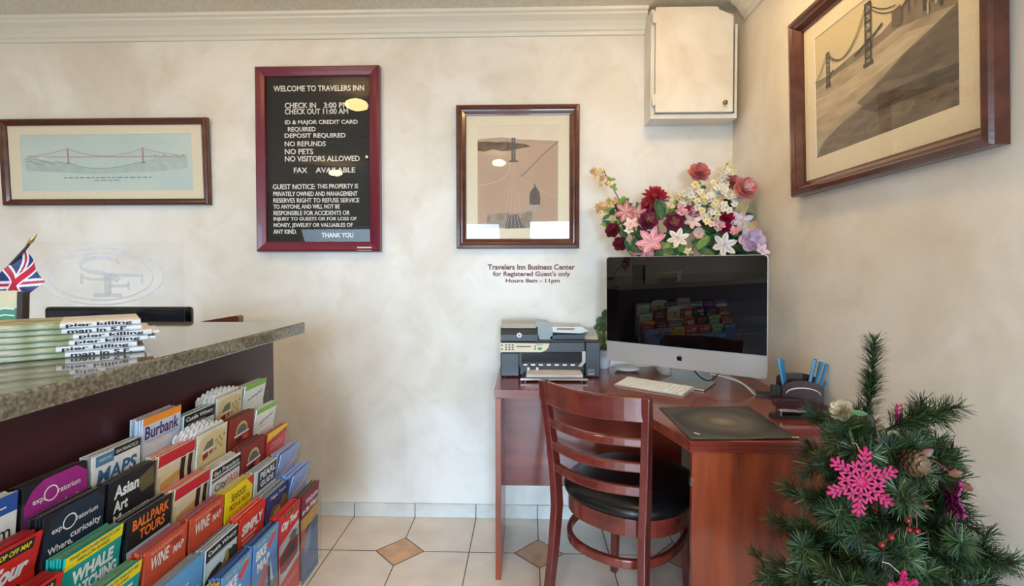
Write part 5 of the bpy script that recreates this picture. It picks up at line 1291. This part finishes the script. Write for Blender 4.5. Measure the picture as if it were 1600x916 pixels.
# explicit outer branches (pixel of root and tip at the tree's own depth, forward offset)
EXPL = [((1365, 672), (1466, 636), 0), ((1370, 675), (1440, 640), -.03), ((1380, 722), (1484, 716), 0), ((1385, 705), (1462, 700), .02), ((1352, 672), (1300, 655), 0), ((1352, 690), (1296, 690), -.02), ((1350, 700), (1318, 668), -.05), ((1365, 690), (1330, 645), .03),
 ((1368, 770), (1292, 712), .01), ((1370, 780), (1288, 772), .0), ((1375, 800), (1308, 812), -.04), ((1395, 790), (1480, 760), .0), ((1400, 800), (1498, 806), 0), ((1400, 830), (1502, 836), .02), ((1375, 850), (1258, 838), 0), ((1375, 860), (1246, 862), -.02), ((1380, 870), (1250, 900), -.03),
 ((1395, 860), (1528, 880), 0), ((1400, 880), (1546, 908), -.02), ((1395, 880), (1490, 870), -.05), ((1380, 900), (1236, 930), 0), ((1385, 930), (1240, 960), -.02), ((1400, 930), (1545, 950), -.01), ((1375, 840), (1300, 800), -.06), ((1395, 850), (1460, 810), -.06), ((1375, 720), (1420, 690), -.06), ((1362, 720), (1330, 700), -.07)]
for (a, e, dy) in EXPL: branch(tp(*a), tp(e[0], e[1], dy), .034, 3, 1700, -.004)
# filling branches all round
for k in range(58):
    z = .32+.60*(k/58)
    ax = 0.008-.055*max(0, (z-.6)/.35)
    R = .055+.20*max(0, (0.95-z)/.45)**.8; R = min(R, .235)
    th = k*2.39996
    e = Vector((ax+R*cos(th)*.98, R*sin(th)*.95, z+rt.uniform(-.01, .035)))
    if e.x+TX > RIGHT-.045: e.x = RIGHT-.045-TX
    if e.y+TY > 1.355: e.y = 1.355-TY
    branch((ax, 0, z-.01), e, .034, 3, 1500, -.006)

# ornaments
PKM = mat('pink_glitter', rgb(158, 2, 68), 0.45, noise=400, col2=rgb(182, 14, 90), bump=(600, .3)); PKM2 = mat('violet_glitter', rgb(150, 26, 104), 0.45, noise=400, col2=rgb(128, 20, 90), bump=(600, .3))
def snowflake(label, pos, R, rz, m, tilt=0.0, roll=0.0):
    t = thing('snowflake_ornament', label, 'ornament', pos, rz=rz, rx=tilt, ry=roll)
    b = MB(m)
    for k in range(6):
        a0 = pi/6+k*pi/3+.12; M = Matrix.Rotation(a0, 4, 'Y')
        def bar(u0, v0, u1, v1, w=.0042): b.sweep([(u0*R, 0, v0*R), (u1*R, 0, v1*R)], (0, 1, 0), .0030, w, M=M)
        bar(0, 0, 1.0, 0, .0052)
        for u in (.45, .62, .78): bar(u, 0, u+.17, .17*(1.25-u*.3)); bar(u, 0, u+.17, -.17*(1.25-u*.3))
        bar(.34, 0, .42*cos(pi/6)+.0, .42*sin(pi/6)); bar(.34, 0, .42*cos(pi/6), -.42*sin(pi/6))
        M2 = Matrix.Rotation(a0+pi/6, 4, 'Y')
        b.sweep([(0, 0, 0), (.66*R, 0, 0)], (0, 1, 0), .0028, .0036, M=M2)
        for u in (.44,): b.sweep([(u*R, 0, 0), ((u+.14)*R, 0, .13*R)], (0, 1, 0), .0028, .0036, M=M2); b.sweep([(u*R, 0, 0), ((u+.14)*R, 0, -.13*R)], (0, 1, 0), .0028, .0036, M=M2)
        b.ball(tuple(M @ Vector((1.0*R, 0, 0))), .004, m, 6)
    b.lathe([(.001, -.002), (.009, -.002), (.009, .002), (.001, .002)], 12, m, M=Matrix.Rotation(radians(90), 4, 'X'))
    b.build('flake', t)
    MB(flat(214, 206, 210)).tube([(0, 0.002, R*.9), (0.002, .02, R*1.05), (0.0, .03, R*1.0)], .0008, 5).build('hanger', t)
W_ = lambda px, py, dy: tp(px, py, dy-.022)+Vector((TX, TY, 0))
snowflake('flat magenta snowflake ornament facing the room on the tree', W_(1341, 750, -.085), .056, radians(-8), PKM, radians(-4))
snowflake('magenta snowflake ornament seen nearly edge on at the tree right side', W_(1478, 774, -.045), .050, radians(68), PKM2, 0, radians(14))
snowflake('small magenta snowflake ornament half hidden at the bottom of the tree', W_(1405, 925, -.15), .034, radians(20), PKM)
t = thing('glitter_sprig', 'tiny pink sprig behind the tree tip', 'ornament', W_(1392, 646, .01))
b = MB(PKM)
for k in range(5): b.sweep([(0, 0, -.016+.008*k), (.010, 0, -.012+.008*k)], (0, 1, 0), .002, .003); 
b.sweep([(0, 0, -.022), (0, 0, .022)], (0, 1, 0), .002, .003); b.build('sprig', t)
# pine cones
def cone(label, pos, R, L, tilt):
    t = thing('pine_cone', label, 'pine cone', pos, rx=tilt[0], ry=tilt[1]); b = MB(mat('cone_scale', rgb(126, 96, 66), 0.6, noise=90, col2=rgb(80, 56, 38)))
    b.ball((0, 0, 0), R*.7, mat('cone_core', rgb(60, 42, 30), 0.8), 8, L/R)
    for k in range(70):
        u = k/70; th = k*2.39996; z = L*(1-2*u); rr_ = R*sqrt(max(.05, 1-(1-2*u)**2))
        d = Vector((cos(th), sin(th), .35)).normalized()
        petal(b, Vector((cos(th)*rr_*.45, sin(th)*rr_*.45, z*.8)), d, Vector((0, 0, 1)), R*.55, R*.5, .25, None, .8, 3)
    b.build('scales', t)
cone('brown pine cone on the upper right of the tree', W_(1414, 719, -.075), .024, .022, (radians(75), 0))
cone('dark pine cone low on the right of the tree', W_(1468, 838, -.06), .022, .022, (radians(60), radians(20)))
# twig with two oval copper leaves
t = thing('copper_twig', 'copper twig with oval brown leaves arching right from the pine cone', 'twig', W_(1425, 712, -.07))
b = MB(mat('copper_wire', rgb(96, 46, 34), 0.5)); b.tube(curve3(Vector((0, 0, 0)), Vector((.035, 0, .0)), Vector((.062, 0, -.032)), 8), .0014, 5); b.build('stem', t)
for (x, z, a) in ((.058, -.026, 0.1), (.078, -.042, -.5), (.012, .004, .6), (-.004, .0, 2.4)):
    b = MB(mat('copper_leaf', rgb(104, 52, 32), 0.45)); petal(b, Vector((x-.008, -.002, z)), Vector((cos(a), 0, sin(a))), Vector((0, -1, .3)), .022, .013, .1, None, .5); b.build('leaf', t)
# berry sprigs
def berries(label, root, tips):
    t = thing('berry_sprig', label, 'berries', root); o = Vector(root)
    m = mat('berry_red', rgb(112, 14, 16), 0.3); b = MB(mat('berry_stem', rgb(96, 60, 48), 0.6))
    for p in tips: b.tube(curve3(Vector((0, 0, 0)), (p-o)*.5+Vector((.006, 0, .01)), p-o, 6), .0011, 5)
    b.build('stem', t)
    for p in tips: MB(m).ball(tuple(p-o), .0058, None, 8).build('berry', t)
berries('sprig of red berries in the middle of the tree', W_(1415, 765, -.085), [W_(1424, 797, -.088), W_(1438, 786, -.085), W_(1412, 809, -.092), W_(1414, 824, -.092), W_(1426, 826, -.095), W_(1411, 805, -.085)])
berries('pair of red berries left of centre on the tree', W_(1400, 822, -.092), [W_(1387, 836, -.115), W_(1373, 848, -.115)])
# cream rose on the left of the tree
t = thing('cream_rose', 'cream silk rose tucked at the upper left of the tree', 'flower', W_(1311, 640, -.01)); keep, FO_keep = fa, FO
fa, FO = t, W_(1311, 640, -.01)
blossom('rose', 'rose_head', FO, .021, fmat('old_cream', (206, 192, 164), (190, 172, 140)), Vector((-.75, -.45, .5)), fmat('old_cream', (206, 192, 164)), rf)
b = MB(LEAF1); petal(b, Vector((.0, -.018, .004)), Vector((1, -.2, -.1)), Vector((0, -1, .5)), .03, .01, .0, LEAF1, .1); b.build('leaf', t)
fa, FO = keep, FO_keep
# silver tinsel sprig at the bottom right
t = thing('tinsel_sprig', 'silver blue glitter sprig at the bottom right of the tree', 'ornament', W_(1508, 912, -.03))
b = MB(mat('silver_glitter', rgb(166, 180, 200), 0.3, metal=.4, bump=(500, .4)))
for k in range(50):
    v = Vector((rt.uniform(-1, 1), rt.uniform(-.5, .5), rt.uniform(-.6, .6)))*.024
    b.tube([v*.2, v], [.0012, .0006], 4); b.ball(tuple(v), .0022, None, 5)
b.build('glitter', t)
